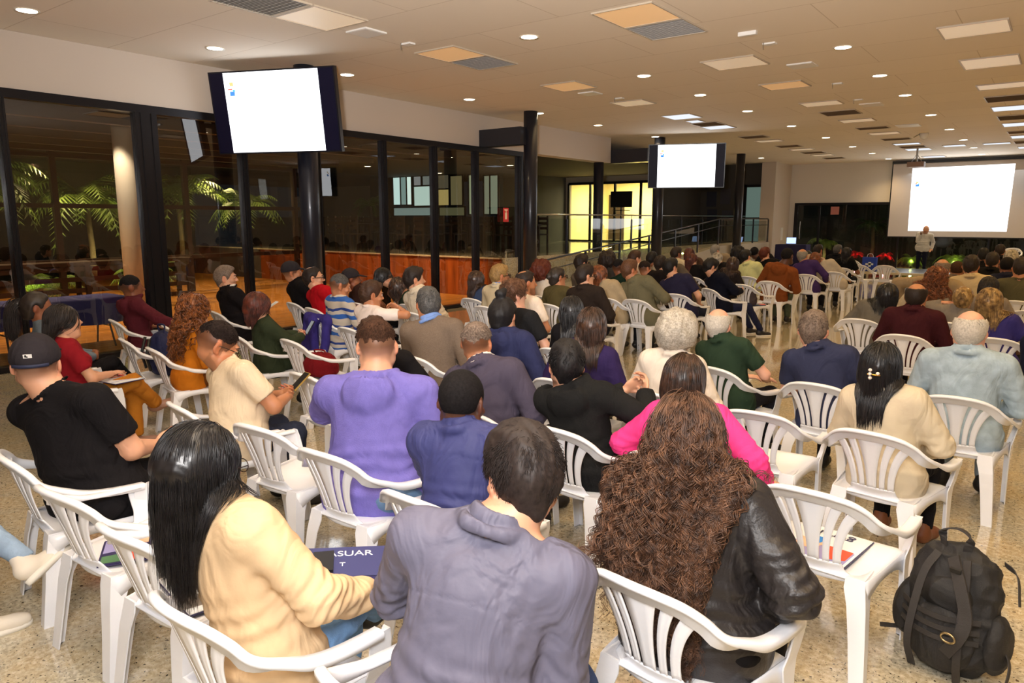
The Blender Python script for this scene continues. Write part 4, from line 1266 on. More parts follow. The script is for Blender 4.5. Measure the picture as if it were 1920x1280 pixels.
def person(u, v, chair, label, sex='m', skin='fair', hair='short', hc='dark', top='tee', tc=(60, 60, 60), fab='cotton', pants=(30, 30, 36), pfab='cotton', arms='lap',
           build=1.0, hy=0.0, hp=0.0, lean=0.0, legs='sit', extra=(), shoe=(30, 28, 28), rz=None, z0=0.0, seat=True, detail=None, hands=None, beard=None, hl=None, L0=None, name='person', slump=0.0, group=None, headscale=1.0, tw=0.0, pull=None, over=False):
    cx, cy = chair[0], chair[1]
    if rz is None:
        rz = math.atan2(cx + 3.3, 32 - cy) if len(chair) < 3 else math.radians(chair[2])
    R = Rz(rz)
    hipL = np.array([0, -.045 + max(0, build - 1) * .22, .515])
    stand = legs == 'stand'
    if stand: hipL = np.array([0, 0, .93])
    hipW = R @ hipL + np.array([cx, cy, z0])
    ray = CF + CR * (u - 960) / FPX - CU * (v - 640) / FPX
    L0 = L0 or (.80 if sex == 'm' else .755)
    best = None
    for t in np.linspace(max(.3, (cy - 1.2) / ray[1]), (cy + 1.2) / ray[1], 400):
        P = ray * t + np.array([0, 0, CAMH]); dv = P - hipW
        loc = R.T @ dv
        e = (np.linalg.norm(dv) - L0) ** 2 + .25 * (loc[1] - .06 - lean) ** 2 + .15 * loc[0] ** 2
        if best is None or e < best[0]: best = (e, loc)
    d = best[1]; Ld = np.linalg.norm(d)
    s = float(np.clip(Ld / .765, .86, 1.13))
    uvec = d / Ld
    hipL = hipL.copy(); 
    if not stand: hipL[2] = .42 + .092 * min(1.05, s)
    depth = float((R @ (hipL) + np.array([cx, cy, z0]) - np.array([0, 0, CAMH])) @ CF)
    h = detail or float(np.clip(depth * .0034, .0075, .018))
    root = empty(name, (cx, cy, z0), rz)
    tag(root, label, 'person', group)
    # skeleton
    X = np.cross(uvec, np.array([0, -1.0, 0])); X = np.array([1.0, 0, 0]) - uvec * uvec[0]; X /= np.linalg.norm(X)
    Y = np.cross(uvec, X)      # forward-ish
    a_ = math.radians(tw); X, Y = X * math.cos(a_) + Y * math.sin(a_), Y * math.cos(a_) - X * math.sin(a_)
    Rtw = Rz(a_ * .55)
    T = lambda a, b, c: hipL + X * a * s + Y * b * s + uvec * c * s
    sw = (.184 if sex == 'm' else .160) * (.6 + .4 * build)
    tgt = hipL + d
    Rh = Rz(-math.radians(hy)) @ Rx(-math.radians(hp))
    hs = s * .5 + .5
    hs *= headscale * (1.15 if sex == 'm' else 1.10)
    hc_ = tgt - Rh @ np.array([0, -.012, .116 * hs])
    H_ = lambda x, y, z: hc_ + Rh @ (np.array([x, y, z]) * hs)
    neckB = T(0, -.015, .505); 
    dsh = hc_ - neckB
    wm = build
    lo = np.minimum(hipL, hc_) - np.array([.42, .30, .12]); hi = np.maximum(hipL, hc_) + np.array([.42, .55, .16])
    if stand: lo[2] = hipL[2] - .3; lo[1] = -.3; hi[1] = .4
    SL, SR = T(-sw, -.005, .435), T(sw, -.005, .435)
    # arms
    hp_ = ARMS[arms] if isinstance(arms, str) else arms
    out = []
    for i, (S_, hd) in enumerate(((SL, hp_[0]), (SR, hp_[1]))):
        tg = hipL + Rtw @ np.array([hd[0], hd[1], hd[2]])
        sd = -1 if i == 0 else 1
        pole = (sd * .9, -.35, -.55) if len(hd) < 4 else hd[3]
        E_, W_ = ik(S_, tg, .285 * s, .255 * s, pole)
        out.append((S_, E_, W_))
        lo = np.minimum(lo, np.minimum(E_, W_) - .16); hi = np.maximum(hi, np.maximum(E_, W_) + .16)
    # ---- body
    hb = h if not (hands == 'fine') else min(h, .0062)
    f = Fld(lo, hi, hb)
    def torso(f, inf, k=.05):
        f.ell(T(0, .01, .02), np.array([.168 * wm, .125 * (.4 + .6 * wm), .12]) * s + inf, np.stack([X, Y, uvec], 1), k)
        f.ell(T(0, .012 + .03 * (wm - 1), .17), np.array([.145 * wm, .108 * wm ** 1.3, .17]) * s + inf, np.stack([X, Y, uvec], 1), k)
        f.ell(T(0, .0, .33), np.array([.158 * (.5 + .5 * wm), .108 * (.5 + .5 * wm), .17]) * s + inf, np.stack([X, Y, uvec], 1), k)
        f.cone(T(-sw * .84, -.008, .43), T(sw * .84, -.008, .43), .068 * s + inf, .066 * s + inf, k)
        if sex == 'f':
            for q in (-1, 1):
                f.ell(T(q * .075, .085, .31), np.array([.066, .06, .066]) * s + inf, None, .03)
        for q in (-1, 1):
            f.cone(neckB + dsh * .22, T(q * sw * .72, -.012, .448), .050 * s + inf * .6, .048 * s + inf, .04)
    torso(f, -.006)
    nr = (.056 if sex == 'm' else .047) * s * (.7 + .3 * wm)
    f.cone(neckB - uvec * .03, H_(0, -.028, -.05), nr * 1.1, nr, .03)
    for i, (S_, E_, W_) in enumerate(out):
        f.cone(S_, E_, .050 * s * (.5 + .5 * wm), .040 * s * (.6 + .4 * wm), .03).cone(E_, W_, .042 * s * (.6 + .4 * wm), .028 * s, .02)
        if arms == 'clasp' or arms == 'face' or arms == 'phone' or arms == 'crossed':
            dd = (W_ - E_) / np.linalg.norm(W_ - E_) * .6 + np.array([(.75 if i == 0 else -.75), .15, .1 if arms != 'face' else .5])
            nn = np.array([(1 if i == 0 else -1) * .4, -.8, 0.2 + (.3 if arms == 'phone' else 0)])
            cu = .75 if arms != 'crossed' else .35
        else:
            dd = (W_ - E_) * np.array([1, 1, .25]); nn = np.array([0, .15, -1.0]); cu = .38
            if len(hp_[i]) > 4: dd, nn, cu = hp_[i][4], hp_[i][5], hp_[i][6]
        add_hand(f, W_, dd, nn, -1 if i == 0 else 1, cu, s, hb * .62, 0)
    # head
    f.ell(H_(0, -.014, .026), np.array([.0765, .096, .090]) * hs, Rh, .02)
    f.ell(H_(0, .026, -.030), np.array([.062, .066, .088]) * hs, Rh, .03)
    f.cone(H_(-.030, .052, -.098), H_(.030, .052, -.098), .027 * hs, .027 * hs, .03)
    f.cone(H_(0, .062, -.102), H_(0, .070, -.104), .020 * hs, .017 * hs, .02)
    for q in (-1, 1):
        f.cone(H_(q * .056, -.005, -.055), H_(q * .028, .052, -.098), .022 * hs, .022 * hs, .03)
    fine = hb < .012
    if fine:
        f.ell(H_(0, .083, .028), np.array([.046, .018, .012]) * hs, Rh, .014)
        for q in (-1, 1):
            f.ell(H_(q * .031, .100, .008), np.array([.017, .014, .011]) * hs, Rh, .010, neg=True)
            f.ell(H_(q * .031, .081, .008), np.array([.0135, .0135, .0125]) * hs, Rh, .003)
            f.ell(H_(q * .045, .066, -.028), np.array([.024, .020, .018]) * hs, Rh, .02)
        f.cone(H_(0, .090, .010), H_(0, .112, -.024), .008 * hs, .0115 * hs, .010)
        for q in (-1, 1): f.ell(H_(q * .011, .100, -.029), np.array([.009, .010, .008]) * hs, Rh, .006)
        f.ell(H_(0, .090, -.057), np.array([.024, .010, .0065]) * hs, Rh, .006).ell(H_(0, .088, -.068), np.array([.020, .011, .007]) * hs, Rh, .006)
    else:
        f.cone(H_(0, .088, .0), H_(0, .106, -.024), .010 * hs, .014 * hs, .014)
    for q in (-1, 1):
        Re = Rh @ Rz(q * .45) @ Rx(-.12)
        f.ell(H_(q * .079, -.012, -.008), np.array([max(.0085, hb * .8), .019, .032]) * hs, Re, .004)
        if fine:
            f.ell(H_(q * .086, -.004, -.004), np.array([.007, .010, .016]) * hs, Re, .004, neg=True)
            f.ell(H_(q * .078, -.002, -.032), np.array([.008, .009, .010]) * hs, Re, .004)
    V, Q = f.mesh()
    loc = (V - hc_) @ Rh / hs
    col = np.ones((len(V), 4), dtype=np.float32)
    lip = (np.abs(loc[:, 2] + .063) < .011) & (np.abs(loc[:, 0]) < .024) & (loc[:, 1] > .078)
    col[lip, :3] = (.86, .55, .55)
    ear = np.abs(loc[:, 0]) > .076
    col[ear & (np.abs(loc[:, 2]) < .05), :3] = (1.0, .84, .80)
    if beard:
        bm2 = (loc[:, 2] < -.042) & (loc[:, 2] > -.14) & (loc[:, 1] > -.03) & ~lip & (np.abs(loc[:, 0]) < .075)
        bm2 |= (np.abs(loc[:, 2] + .045) < .007) & (loc[:, 1] > .07) & (np.abs(loc[:, 0]) < .03)
        col[bm2, :3] *= beard
    if hair in ('buzz', 'fade'):
        z_ = loc[:, 2] + .55 * np.minimum(0, loc[:, 1] * .35)
        sc = (loc[:, 2] > -.062) & (((loc - np.array([0, .075, .055])) @ np.array([0, .87, -.49])) < 0) & ~ear & (np.linalg.norm(loc, axis=1) < .14)
        sc &= ~((loc[:, 1] > .02) & (loc[:, 2] < -.01))
        tt = np.clip((loc[:, 2] + .065) / (.07 if hair == 'fade' else .035), 0, 1)[:, None] * (.80 if hair == 'fade' or skin == 'dark' else .62)
        col[sc, :3] = (col[:, :3] * (1 - tt * np.array([.92, .96, 1.0])))[sc]
    if 'shave' in extra:
        sc = (loc[:, 2] > -.01) & (loc[:, 1] < .055); col[sc, :3] *= .8
    body = mk('body', V, Q, skin_material('skin_' + skin, SKINS[skin]), root, True, col)
    # eyes and brows
    if fine:
        for q in (-1, 1):
            e = MB().lathe([(0, -.0125), (.008, -.0098), (.0120, -.003), (.0120, .003), (.008, .0098), (0, .0125)], 14, H_(q * .031, .0835, .008), Rh @ Rx(PI / 2))
            e.build('eye', mat('eye_white', rgb(226, 220, 214), .2), root, True)
            e = MB().lathe([(0, 0), (.0058, .0), (.0052, .0012), (0, .0022)], 14, H_(q * .031, .0955, .007), Rh @ Rx(-PI / 2))
            e.build('iris', mat('eye_dark', rgb(40, 24, 16), .15), root.children[-1] if False else root, True)
            pts = [H_(q * x, y, z) for x, y, z in ((.014, .0995, .026), (.028, .0985, .031), (.042, .090, .029), (.052, .078, .022))]
            MB().tube(pts, [.0028, .0034, .003, .0015], 6).build('eyebrow', hair_material('hair_' + ('dark' if hc in ('black', 'dark') else hc), *([HAIRS[hc][0], .5, HAIRS[hc][1]])), root, True)
    # ---- clothing (upper body)
    inf = {'tee': .009, 'polo': .010, 'shirt': .013, 'long': .011, 'sweater': .017, 'hoodie': .020, 'jacket': .022, 'blazer': .020}[top]
    g = Fld(lo - .02, hi + .02, h)
    torso(g, inf, .06)
    g.cone(T(-.07 * wm, .02, -.04), T(.07 * wm, .02, -.04), .115 * s * (.5 + .5 * wm) + inf, .115 * s * (.5 + .5 * wm) + inf, .05)
    short = top in ('tee', 'polo')
    for i, (S_, E_, W_) in enumerate(out):
        ra = .056 * s * (.5 + .5 * wm) + inf
        if short:
            q = S_ + (E_ - S_) * .72; dn = (E_ - S_) / np.linalg.norm(E_ - S_)
            g.cone(S_, S_ + (E_ - S_) * .9, ra, ra * .98, .035, cut=(q, dn))
        else:
            g.cone(S_, E_, ra, .048 * s * (.6 + .4 * wm) + inf, .035)
            dn = (W_ - E_) / np.linalg.norm(W_ - E_); e2 = E_ + (W_ - E_) * (1.0 if 'rolled' not in extra else .35)
            g.cone(E_, W_ + dn * .03, .047 * s * (.6 + .4 * wm) + inf, .034 * s + inf, .02, cut=(e2, dn))
            if top in ('hoodie', 'sweater', 'jacket'):
                g.torus(W_ - dn * .025, _frame(dn), .030 * s + inf * .7, .008, .006, half=.024)
    ndir = dsh / np.linalg.norm(dsh)
    Rn = _frame(ndir)
    ncut = neckB + ndir * (.028 if top != 'tee' else .018)
    g.plane(ncut, ndir, ncut - .13, ncut + .13 )
    if top in ('shirt', 'polo', 'blazer', 'jacket'):
        cr = nr + .013
        g.torus(neckB + ndir * .035, Rn @ Rx(.25), cr, .009, .006, 1.12, half=.026)
        g.torus(neckB + ndir * .012, Rn @ Rx(.32), cr + .016, .011, .01, 1.15, half=.020)
    elif top == 'hoodie':
        g.torus(neckB + ndir * .012, Rn @ Rx(.35), nr + .030, .024, .015, 1.15)
        g.ell(T(0, -.118, .440), np.array([.128, .058, .105]) * s, np.stack([X, Y, uvec], 1), .02)
        g.ell(T(0, -.122, .535), np.array([.085, .032, .060]) * s, np.stack([X, Y, uvec], 1), .012, neg=True)
    else:
        g.torus(neckB + ndir * .016, Rn @ Rx(.3), nr + .012, .009, .008, 1.12)
    V, Q = g.mesh()
    Nn = g.grad(V)
    Fr = np.stack([X, Y, uvec], 1)
    Lc = (V - hipL) @ Fr
    amp = {'tee': .0045, 'polo': .004, 'shirt': .007, 'long': .005, 'sweater': .004, 'hoodie': .007, 'jacket': .008, 'blazer': .006}[top] * (1 if h < .013 else .7)
    sd_ = int(abs(u * 7 + v)) % 6
    dsp = amp * (.55 * ridges(Lc, 9, sd_, (1, 1, .45)) + .45 * wob(Lc, 20, sd_ + 1, (1, 1, .8)))
    for i, (S_, E_, W_) in enumerate(out):       # creases bunch up round the elbow
        dE = np.linalg.norm(V - E_, axis=1); wgt = np.exp(-(dE / .11) ** 2)
        dsp = dsp + wgt * amp * .9 * np.sin((V - E_) @ ((W_ - S_) / np.linalg.norm(W_ - S_)) * 170 + 2 * wob(Lc, 12, sd_ + 2))
    mid_ = np.exp(-((Lc[:, 2] - .10) / .13) ** 2)
    dsp = dsp + mid_ * amp * .8 * np.sin(Lc[:, 2] * 95 + 2.6 * wob(Lc, 7, sd_ + 3))
    if top in ('shirt', 'jacket') and h < .012:  # yoke seam
        dsp = dsp - .0025 * np.exp(-((Lc[:, 2] - .385 + .02 * (Lc[:, 0] / .15) ** 2) / .004) ** 2) * (Lc[:, 1] < 0)
    V = V + Nn * dsp[:, None]
    ck = '%s_%s' % ('_'.join(map(str, tc)) if not isinstance(tc, str) else tc, fab)
    cm = cloth_material(ck, rgb(*tc) if not isinstance(tc, str) else (0, 0, 0), fab)
    mk({'tee': 't_shirt', 'polo': 'polo_shirt', 'shirt': 'shirt', 'long': 'long_sleeved_top', 'sweater': 'sweater', 'hoodie': 'hoodie', 'jacket': 'jacket', 'blazer': 'blazer'}[top], V, Q, cm, root, True)
    if 'innercollar' in extra:
        c_ = Fld(neckB - .13, neckB + .16, min(h, .009))
        c_.torus(neckB + ndir * .038, Rn @ Rx(.25), nr + .010, .008, .004, 1.12, half=.026)
        c_.torus(neckB + ndir * .02, Rn @ Rx(.35), nr + .026, .009, .008, 1.15, half=.016)
        V, Q = c_.mesh(); mk('shirt_collar', V, Q, cloth_material('collar_%s' % ('blue' if 'bluecollar' in extra else 'white'), rgb(120, 150, 210) if 'bluecollar' in extra else rgb(232, 228, 222)), root)
    # ---- legs
    hh = max(h * 1.25, .010)
    kn, an, toe = [], [], []
    for q in (-1, 1):
        if stand:
            k_ = np.array([q * .10, .02, .50]); a_ = np.array([q * .11, 0, .10])
        elif legs == 'cross' and q == 1:
            k_ = np.array([q * .05, .36, .60]); a_ = np.array([-.17, .56, .34])
        elif legs == 'crossl' and q == -1:
            k_ = np.array([q * .05, .36, .60]); a_ = np.array([.19, .56, .34])
        elif legs == 'stretch':
            k_ = np.array([q * .12, .40, .50]); a_ = np.array([q * .13, .66, .10])
        elif legs == 'tuck':
            k_ = np.array([q * .12, .37, .49]); a_ = np.array([q * .11, .20, .12])
        else:
            k_ = np.array([q * .12, .385, .515]); a_ = np.array([q * .12, .38, .10])
        kn.append(k_); an.append(a_)
    pf = Fld(np.minimum.reduce(kn + an + [hipL]) - np.array([.26, .24, .10]), np.maximum.reduce(kn + an + [hipL]) + .16, hh)
    wl_ = .6 + .4 * wm
    pf.ell(hipL + np.array([0, .01, -.005]), np.array([.180 * wm, .135, .105]) * s, None, .05)
    for q, k_, a_ in zip((-1, 1), kn, an):
        hipj = hipL + np.array([q * .085, .03, -.01])
        pf.cone(hipj, k_, .088 * s * wl_, .064 * s * wl_, .03)
        pf.cone(k_, a_, .062 * s * wl_, (.048 if 'wide' not in extra else .062) * s, .02, cut=(a_ + np.array([0, 0, -.005]), (a_ - k_) / np.linalg.norm(a_ - k_)))
    V, Q = pf.mesh(); Nn = pf.grad(V)
    dsp = .005 * (.5 * ridges(V, 10, sd_ + 1) + .5 * wob(V, 22, sd_ + 2))
    for k_ in kn:
        wgt = np.exp(-(np.linalg.norm(V - k_, axis=1) / .1) ** 2); dsp += wgt * .004 * np.sin(V[:, 1] * 120 + 2 * wob(V, 10, 1))
    V = V + Nn * dsp[:, None]
    mk('trousers', V, Q, cloth_material('%s_%s' % ('_'.join(map(str, pants)), pfab), rgb(*pants), pfab), root)
    for q, k_, a_ in zip((-1, 1), kn, an):
        sh = Fld(np.array([-.09, -.14, -.1]), np.array([.09, .24, .14]), .009 if h < .012 else .014)
        sh.cone((0, -.045, .0), (0, -.02, .0), .040, .043, .02).cone((0, -.02, -.015), (0, .13, -.035), .042, .034, .03).cone((0, .12, -.035), (0, .16, -.035), .036, .030, .02).cone((0, -.02, .0), (0, -.015, .05), .042, .040, .02)
        sh.plane((0, 0, -.068), (0, 0, -1), (-.1, -.2, -.15), (.1, .3, .0))
        V, Q = sh.mesh()
        sole = V[:, 2] < -.045
        fd_ = a_ - k_; fd_ /= np.linalg.norm(fd_)
        if legs in ('cross', 'crossl') and (q == 1) == (legs == 'cross'):
            zax = -fd_; yax = np.array([0, 1, -.1]); yax = yax - zax * (yax @ zax); yax /= np.linalg.norm(yax)
            Rs = np.stack([np.cross(yax, zax), yax, zax], 1); pos = a_ + fd_ * .03
        else:
            Rs = Rz(-q * .12); pos = np.array([a_[0], a_[1], .0685 * s if False else .0685])
        o = mk('shoe', V @ Rs.T + pos, Q, mat('shoe_%d_%d_%d' % tuple(shoe), rgb(*shoe), .55), root)
        if 'whitesole' in extra:
            sl_ = MB()
            n_ = 22; ring = []
            for zz, ex in ((-.072, .0), (-.046, .003)):
                ring.append([(math.cos(a) * (.040 + ex + .004 * math.sin(a)), .055 + math.sin(a) * (.135 + ex), zz) for a in np.linspace(0, 2 * PI, n_, endpoint=False)])
            sl_.loft(ring); sl_.V = [vv @ Rs.T + pos for vv in sl_.V]
            sl_.build('sole', mat('white_sole', rgb(232, 226, 214), .6), o, True)
    # ---- hair
    rnd = np.random.RandomState(int(u * 3 + v) % 9999)
    hm = hair_material('cropped_hair_' + hc, HAIRS[hc][0], .85, HAIRS[hc][1], .15) if hair in ('buzz', 'fade') else hair_material('hair_' + hc, HAIRS[hc][0], .36, HAIRS[hc][1]) if hair in ('long', 'longcurly', 'bob', 'pony', 'updo', 'bun', 'curlyshoulder') else hair_material('short_hair_' + hc, HAIRS[hc][0], .58, HAIRS[hc][1], .3)
    HL = hl
    VV, QQ = [], []; nv = 0
    def addp(V, Q):
        nonlocal nv
        if len(V): VV.append(V); QQ.append(Q + nv); nv += len(V)
    thick = {'buzz': .0012, 'fade': .004, 'short': .008, 'thick': .014, 'messy': .013, 'wavy': .018, 'balding': .008, 'fringe': .008, 'long': .010, 'longcurly': .012, 'bob': .020, 'bun': .008, 'pony': .008, 'afro': .050, 'topknot': .009, 'none': 0, 'greycurl': .030, 'updo': .016, 'curlyshoulder': .016}[hair]
    if hair not in ('none',):
        hf_h = float(np.clip(h * .8, .0055, .012)) if hair != 'buzz' else .007
        hf = Fld((-.19, -.21, -.20), (.19, .17, .21), hf_h)
        t = thick + .003
        if hair == 'fade': hf.ell((0, -.014, .0335), np.array([.0762, .0955, .0905]), None, 0)
        elif hair in ('short', 'thick', 'messy', 'wavy', 'balding'): hf.ell((0, -.014, .026 + t * .35), np.array([.0765 + t * .5, .096 + t * .7, .090 + t * .8]), None, 0)
        else: hf.ell((0, -.014, .026), np.array([.0765, .096, .090]) + t, None, 0)
        if hair in ('afro', 'greycurl'): hf.ell((0, -.03, .02), np.array([.10, .11, .11]) + t * .8, None, .03)
        if hair in ('thick', 'messy', 'wavy', 'short'): hf.ell((0, .02, .075), np.array([.062, .07, .045]) + t * .6, None, .03)
        if hair in ('bob', 'updo', 'long', 'longcurly', 'curlyshoulder', 'topknot', 'pony', 'bun'): hf.cone((0, -.05, .0), (0, -.055, -.05), .075 + t * .6, .060 + t * .5, .03)
        elif hair not in ('fade', 'buzz'): hf.cone((0, -.045, -.01), (0, -.044, -.050), .067 + t * .2, .049 + t * .1, .03)
        # hairline, ears, nape
        up = .0 if hair not in ('balding',) else -.02
        hf.plane((0, .070 + up, .060), (0, .86, -.51), (-.3, -.3, -.3), (.3, .3, .3))
        if hair not in ('bob', 'long', 'longcurly', 'afro', 'greycurl', 'curlyshoulder'):
            for q in (-1, 1): hf.ell((q * .088, .002, -.020), (.028, .034, .050), Rx(.15), .004, neg=True)
            hf.plane((0, 0, -.078 if hair not in ('buzz', 'fade') else -.06), (0, .25, -.97), (-.3, -.3, -.3), (.3, .3, .3))
        else:
            hf.plane((0, .02, 0), (0, 1, 0), (-.3, -.3, -.3), (.3, .3, -.035))
        if hair == 'fade': hf.plane((0, 0, .020), (0, .12, -1), (-.3, -.3, -.3), (.3, .3, .3))
        if hair in ('fringe',): hf.ell((0, .012, .112), (.082, .118, .082), None, .006, neg=True); hf.plane((0, .03, 0), (0, 1, 0), (-.3, -.3, -.3), (.3, .3, .3))
        if hair in ('balding',): hf.ell((0, -.055, .118), (.045, .050, .030), None, .006, neg=True)
        if hair == 'bun' : hf.ell((0, -.125, .01), (.042, .036, .042), None, .006)
        if hair == 'updo': hf.ell((0.02, -.10, .02), (.055, .05, .06), None, .01)
        if hair == 'topknot': hf.ell((0, -.045, .145), (.036, .036, .036), None, .008).ell((.01, -.02, .165), (.024, .02, .024), None, .006)
        if hair == 'pony': hf.cone((0, -.115, .045), (0, -.16, .02), .024, .030, .01).cone((0, -.16, .02), (0, -.155, -.13), .034, .022, .02)
        V, Q = hf.mesh()
        if len(V):
            Nn = hf.grad(V)
            a_ = {'short': .0035, 'thick': .005, 'messy': .004, 'wavy': .007, 'afro': .011, 'greycurl': .008, 'fade': .0018, 'buzz': .0, 'long': .002, 'fringe': .002, 'bob': .003}.get(hair, .0035)
            fr_ = 55 if hair in ('afro', 'messy', 'wavy') else (40 if hair == 'greycurl' else 60)
            V = V + Nn * (a_ * (wob(V, fr_, 2, (1.3, .55, .7)) + .5 * wob(V, fr_ * 1.9, 3, (1.3, .6, .7))))[:, None]
            addp((V * hs) @ Rh.T + hc_, Q)
        # strands
        near = depth < 9.0
        def scalp(n, zmin, ymax=.07):
            P = rnd.normal(size=(n * 4, 3)); P /= np.linalg.norm(P, axis=1)[:, None]
            P = P * (np.array([.0765, .096, .090]) + max(.002, thick * .75)) + np.array([0, -.014, .026])
            k_ = (P[:, 2] > zmin) & (((P - np.array([0, .068, .058])) @ np.array([0, .86, -.51])) < 0)
            if hair == 'fringe': k_ &= (((P - np.array([0, .012, .112])) / np.array([.082, .118, .082])) ** 2).sum(1) > 1
            return P[k_][:n]
        if hair in ('short', 'thick', 'messy', 'wavy', 'fade', 'fringe', 'balding', 'greycurl', 'afro') and depth < 7:
            n = int(np.clip((9000 if hair != 'greycurl' else 20000) / depth, 700, 4200)) if depth > 2.6 else 8000; P = scalp(n, -.065 if hair not in ('fade', 'short') else (.045 if hair == 'fade' else -.045))
            if hair not in ('afro', 'greycurl'):
                P = P[~((np.abs(P[:, 0]) > .062) & (P[:, 2] < .02) & (P[:, 1] > -.035))]
            Nn = (P - np.array([0, -.014, .026])) / np.array([.0765, .096, .09]) ** 2; Nn /= np.linalg.norm(Nn, axis=1)[:, None]
            flow = np.cross(np.cross(Nn, np.array([0, .25, 1.0]) if True else 0), Nn)
            crown = np.array([0, -.06, .11]); fl = P - crown; fl -= Nn * (fl * Nn).sum(1)[:, None]; fl /= np.linalg.norm(fl, axis=1)[:, None] + 1e-6
            ln = {'short': .022, 'thick': .034, 'messy': .026, 'wavy': .04, 'fade': .010, 'fringe': .018, 'balding': .018, 'greycurl': .035, 'afro': .03}[hair] * (.6 + .6 * rnd.rand(len(P)))
            dr = fl + Nn * {'messy': .35, 'afro': 1.4, 'greycurl': .9, 'wavy': .7, 'fade': .8}.get(hair, .45) + rnd.normal(size=P.shape) * .28
            dr /= np.linalg.norm(dr, axis=1)[:, None]
            M_ = 6 if hair not in ('greycurl', 'afro', 'wavy') else 10
            ts = np.linspace(0, 1, M_)[None, :, None]
            path = P[:, None, :] + dr[:, None, :] * ln[:, None, None] * ts - Nn[:, None, :] * (ln[:, None, None] * .35) * ts ** 2
            if M_ == 10:
                sv = np.cross(dr, Nn); ph = rnd.rand(len(P)) * 6
                path = path + sv[:, None, :] * (np.sin(ts * 9 + ph[:, None, None]) * .006) + Nn[:, None, :] * (np.cos(ts * 9 + ph[:, None, None]) * .005)
            V, Q = strands_mesh((path * hs) @ Rh.T + hc_, float(np.clip(.00035 * depth, .0006, .002)))
            addp(V, Q)
        if hair in ('long', 'longcurly', 'bob', 'curlyshoulder', 'pony', 'updo'):
            # collision field: body and clothes together, with the hair-covered skull
            c_ = Fld(lo - .05, hi + .05, max(.014, h * 1.6))
            torso(c_, inf, .05)
            for S_, E_, W_ in out: c_.cone(S_, E_, .056 * s + inf, .05 * s + inf, .03)
            c_.ell(H_(0, -.014, .026), (np.array([.0765, .096, .090]) + thick * .6) * hs, Rh, .01)
            c_.ell(H_(0, .026, -.030), np.array([.062, .060, .088]) * hs, Rh, .02)
            c_.cone(neckB, H_(0, -.03, -.04), nr + .006, nr + .012, .03)
            if over:
                rp = spline([back_pt(q_, z_) for q_, z_ in ((-.25, .69), (-.16, .78), (0, .81), (.16, .78), (.25, .69))], 14)
                for a0, b0 in zip(rp[:-1], rp[1:]): c_.cone(a0, b0, .035, .035, 0)
                for q_ in np.linspace(-.16, .16, 7): c_.cone(back_pt(q_, .78), back_pt(q_ * .8, .46), .028, .028, 0)
            curly = hair in ('longcurly', 'curlyshoulder')
            LN = HL or {'long': .50, 'longcurly': .62, 'bob': .22, 'curlyshoulder': .36, 'pony': .34, 'updo': .1}[hair]
            if curly:
                ng = int(np.clip(2200 / depth, 110, 900)); G_ = scalp(ng, -.05)
                n = G_
            else:
                n = scalp(int(np.clip(9000 / depth, 420, 4200)), -.06)
            P = n
            if hair in ('long', 'longcurly', 'curlyshoulder'): P = P[~((np.abs(P[:, 0]) > .042) & (P[:, 1] > .0) & (P[:, 2] < .075))]
            Nn = (P - np.array([0, -.014, .026])) / np.array([.0765, .096, .09]) ** 2; Nn /= np.linalg.norm(Nn, axis=1)[:, None]
            prt = P - np.array([0, 0, .13]); prt[:, 1] = prt[:, 1] * .35 - (.06 if hair != 'bob' else .03)
            d0 = prt - Nn * (prt * Nn).sum(1)[:, None]; d0 /= np.linalg.norm(d0, axis=1)[:, None] + 1e-6
            if hair in ('pony', 'updo'):
                tgt_ = np.array([0, -.13, .04]); d0 = tgt_ - P; d0 /= np.linalg.norm(d0, axis=1)[:, None]
                P = np.tile(tgt_, (len(P), 1)) + rnd.normal(size=P.shape) * .012; d0 = np.tile([0, -1.0, .15], (len(P), 1)) + rnd.normal(size=P.shape) * .25
            ln = LN * (.80 + .25 * rnd.rand(len(P)) - (.25 * (P[:, 1] > .03) if hair not in ('bob',) else 0))
            steps = 26 if not curly else 40
            path = _grow2((P * hs) @ Rh.T + hc_, d0 @ Rh.T, c_, ln, steps, .30 if not curly else .24, .004 + rnd.rand(len(P)) * (.014 if not curly else .050), rnd, .03 if not curly else .07, (hc_, Rh[:, 0], Rh[:, 1]) if not over else (hc_, np.array([1.0, 0, 0]), np.array([0, 1.0, 0])), pull if pull is not None else ((.45 if curly else .75) if hair in ('long', 'longcurly', 'pony') else .35), over)
            if curly:
                # each guide carries a lock of helical strands
                M_ = int(np.clip(260 / depth, 50, 105)); per = int(np.clip(13 / max(1, depth * .55), 3, 6))
                tt = np.linspace(0, steps, M_); ii = np.minimum(tt.astype(int), steps - 1); ff = (tt - ii)[None, :, None]
                g_ = path[:, ii] * (1 - ff) + path[:, ii + 1] * ff
                T_ = np.gradient(g_, axis=1); T_ /= np.linalg.norm(T_, axis=2)[..., None] + 1e-9
                A = np.cross(T_, np.array([.31, .52, .1])); A /= np.linalg.norm(A, axis=2)[..., None] + 1e-9; B = np.cross(T_, A)
                arc = np.linspace(0, 1, M_)[None, :] * ln[:, None]
                turns = 2 * PI / (.050 + .035 * rnd.rand(len(g_)))[:, None]
                ph = rnd.rand(len(g_))[:, None] * 6.3; sg = np.where(rnd.rand(len(g_)) > .5, 1, -1)[:, None]
                env = np.clip((arc - (.10 if hair == 'longcurly' else .01)) / .12, 0, 1)
                res = []
                for k_ in range(per):
                    p2 = ph + (rnd.rand() - .5) * 1.3; rad = (.009 + .006 * rnd.rand()) * env
                    spread = rnd.normal(size=(len(g_), 1, 3)) * (.0085 - .0035 * env[..., None])
                    res.append(g_ + A * (np.cos(turns * arc * sg + p2) * rad)[..., None] + B * (np.sin(turns * arc * sg + p2) * rad)[..., None] + spread)
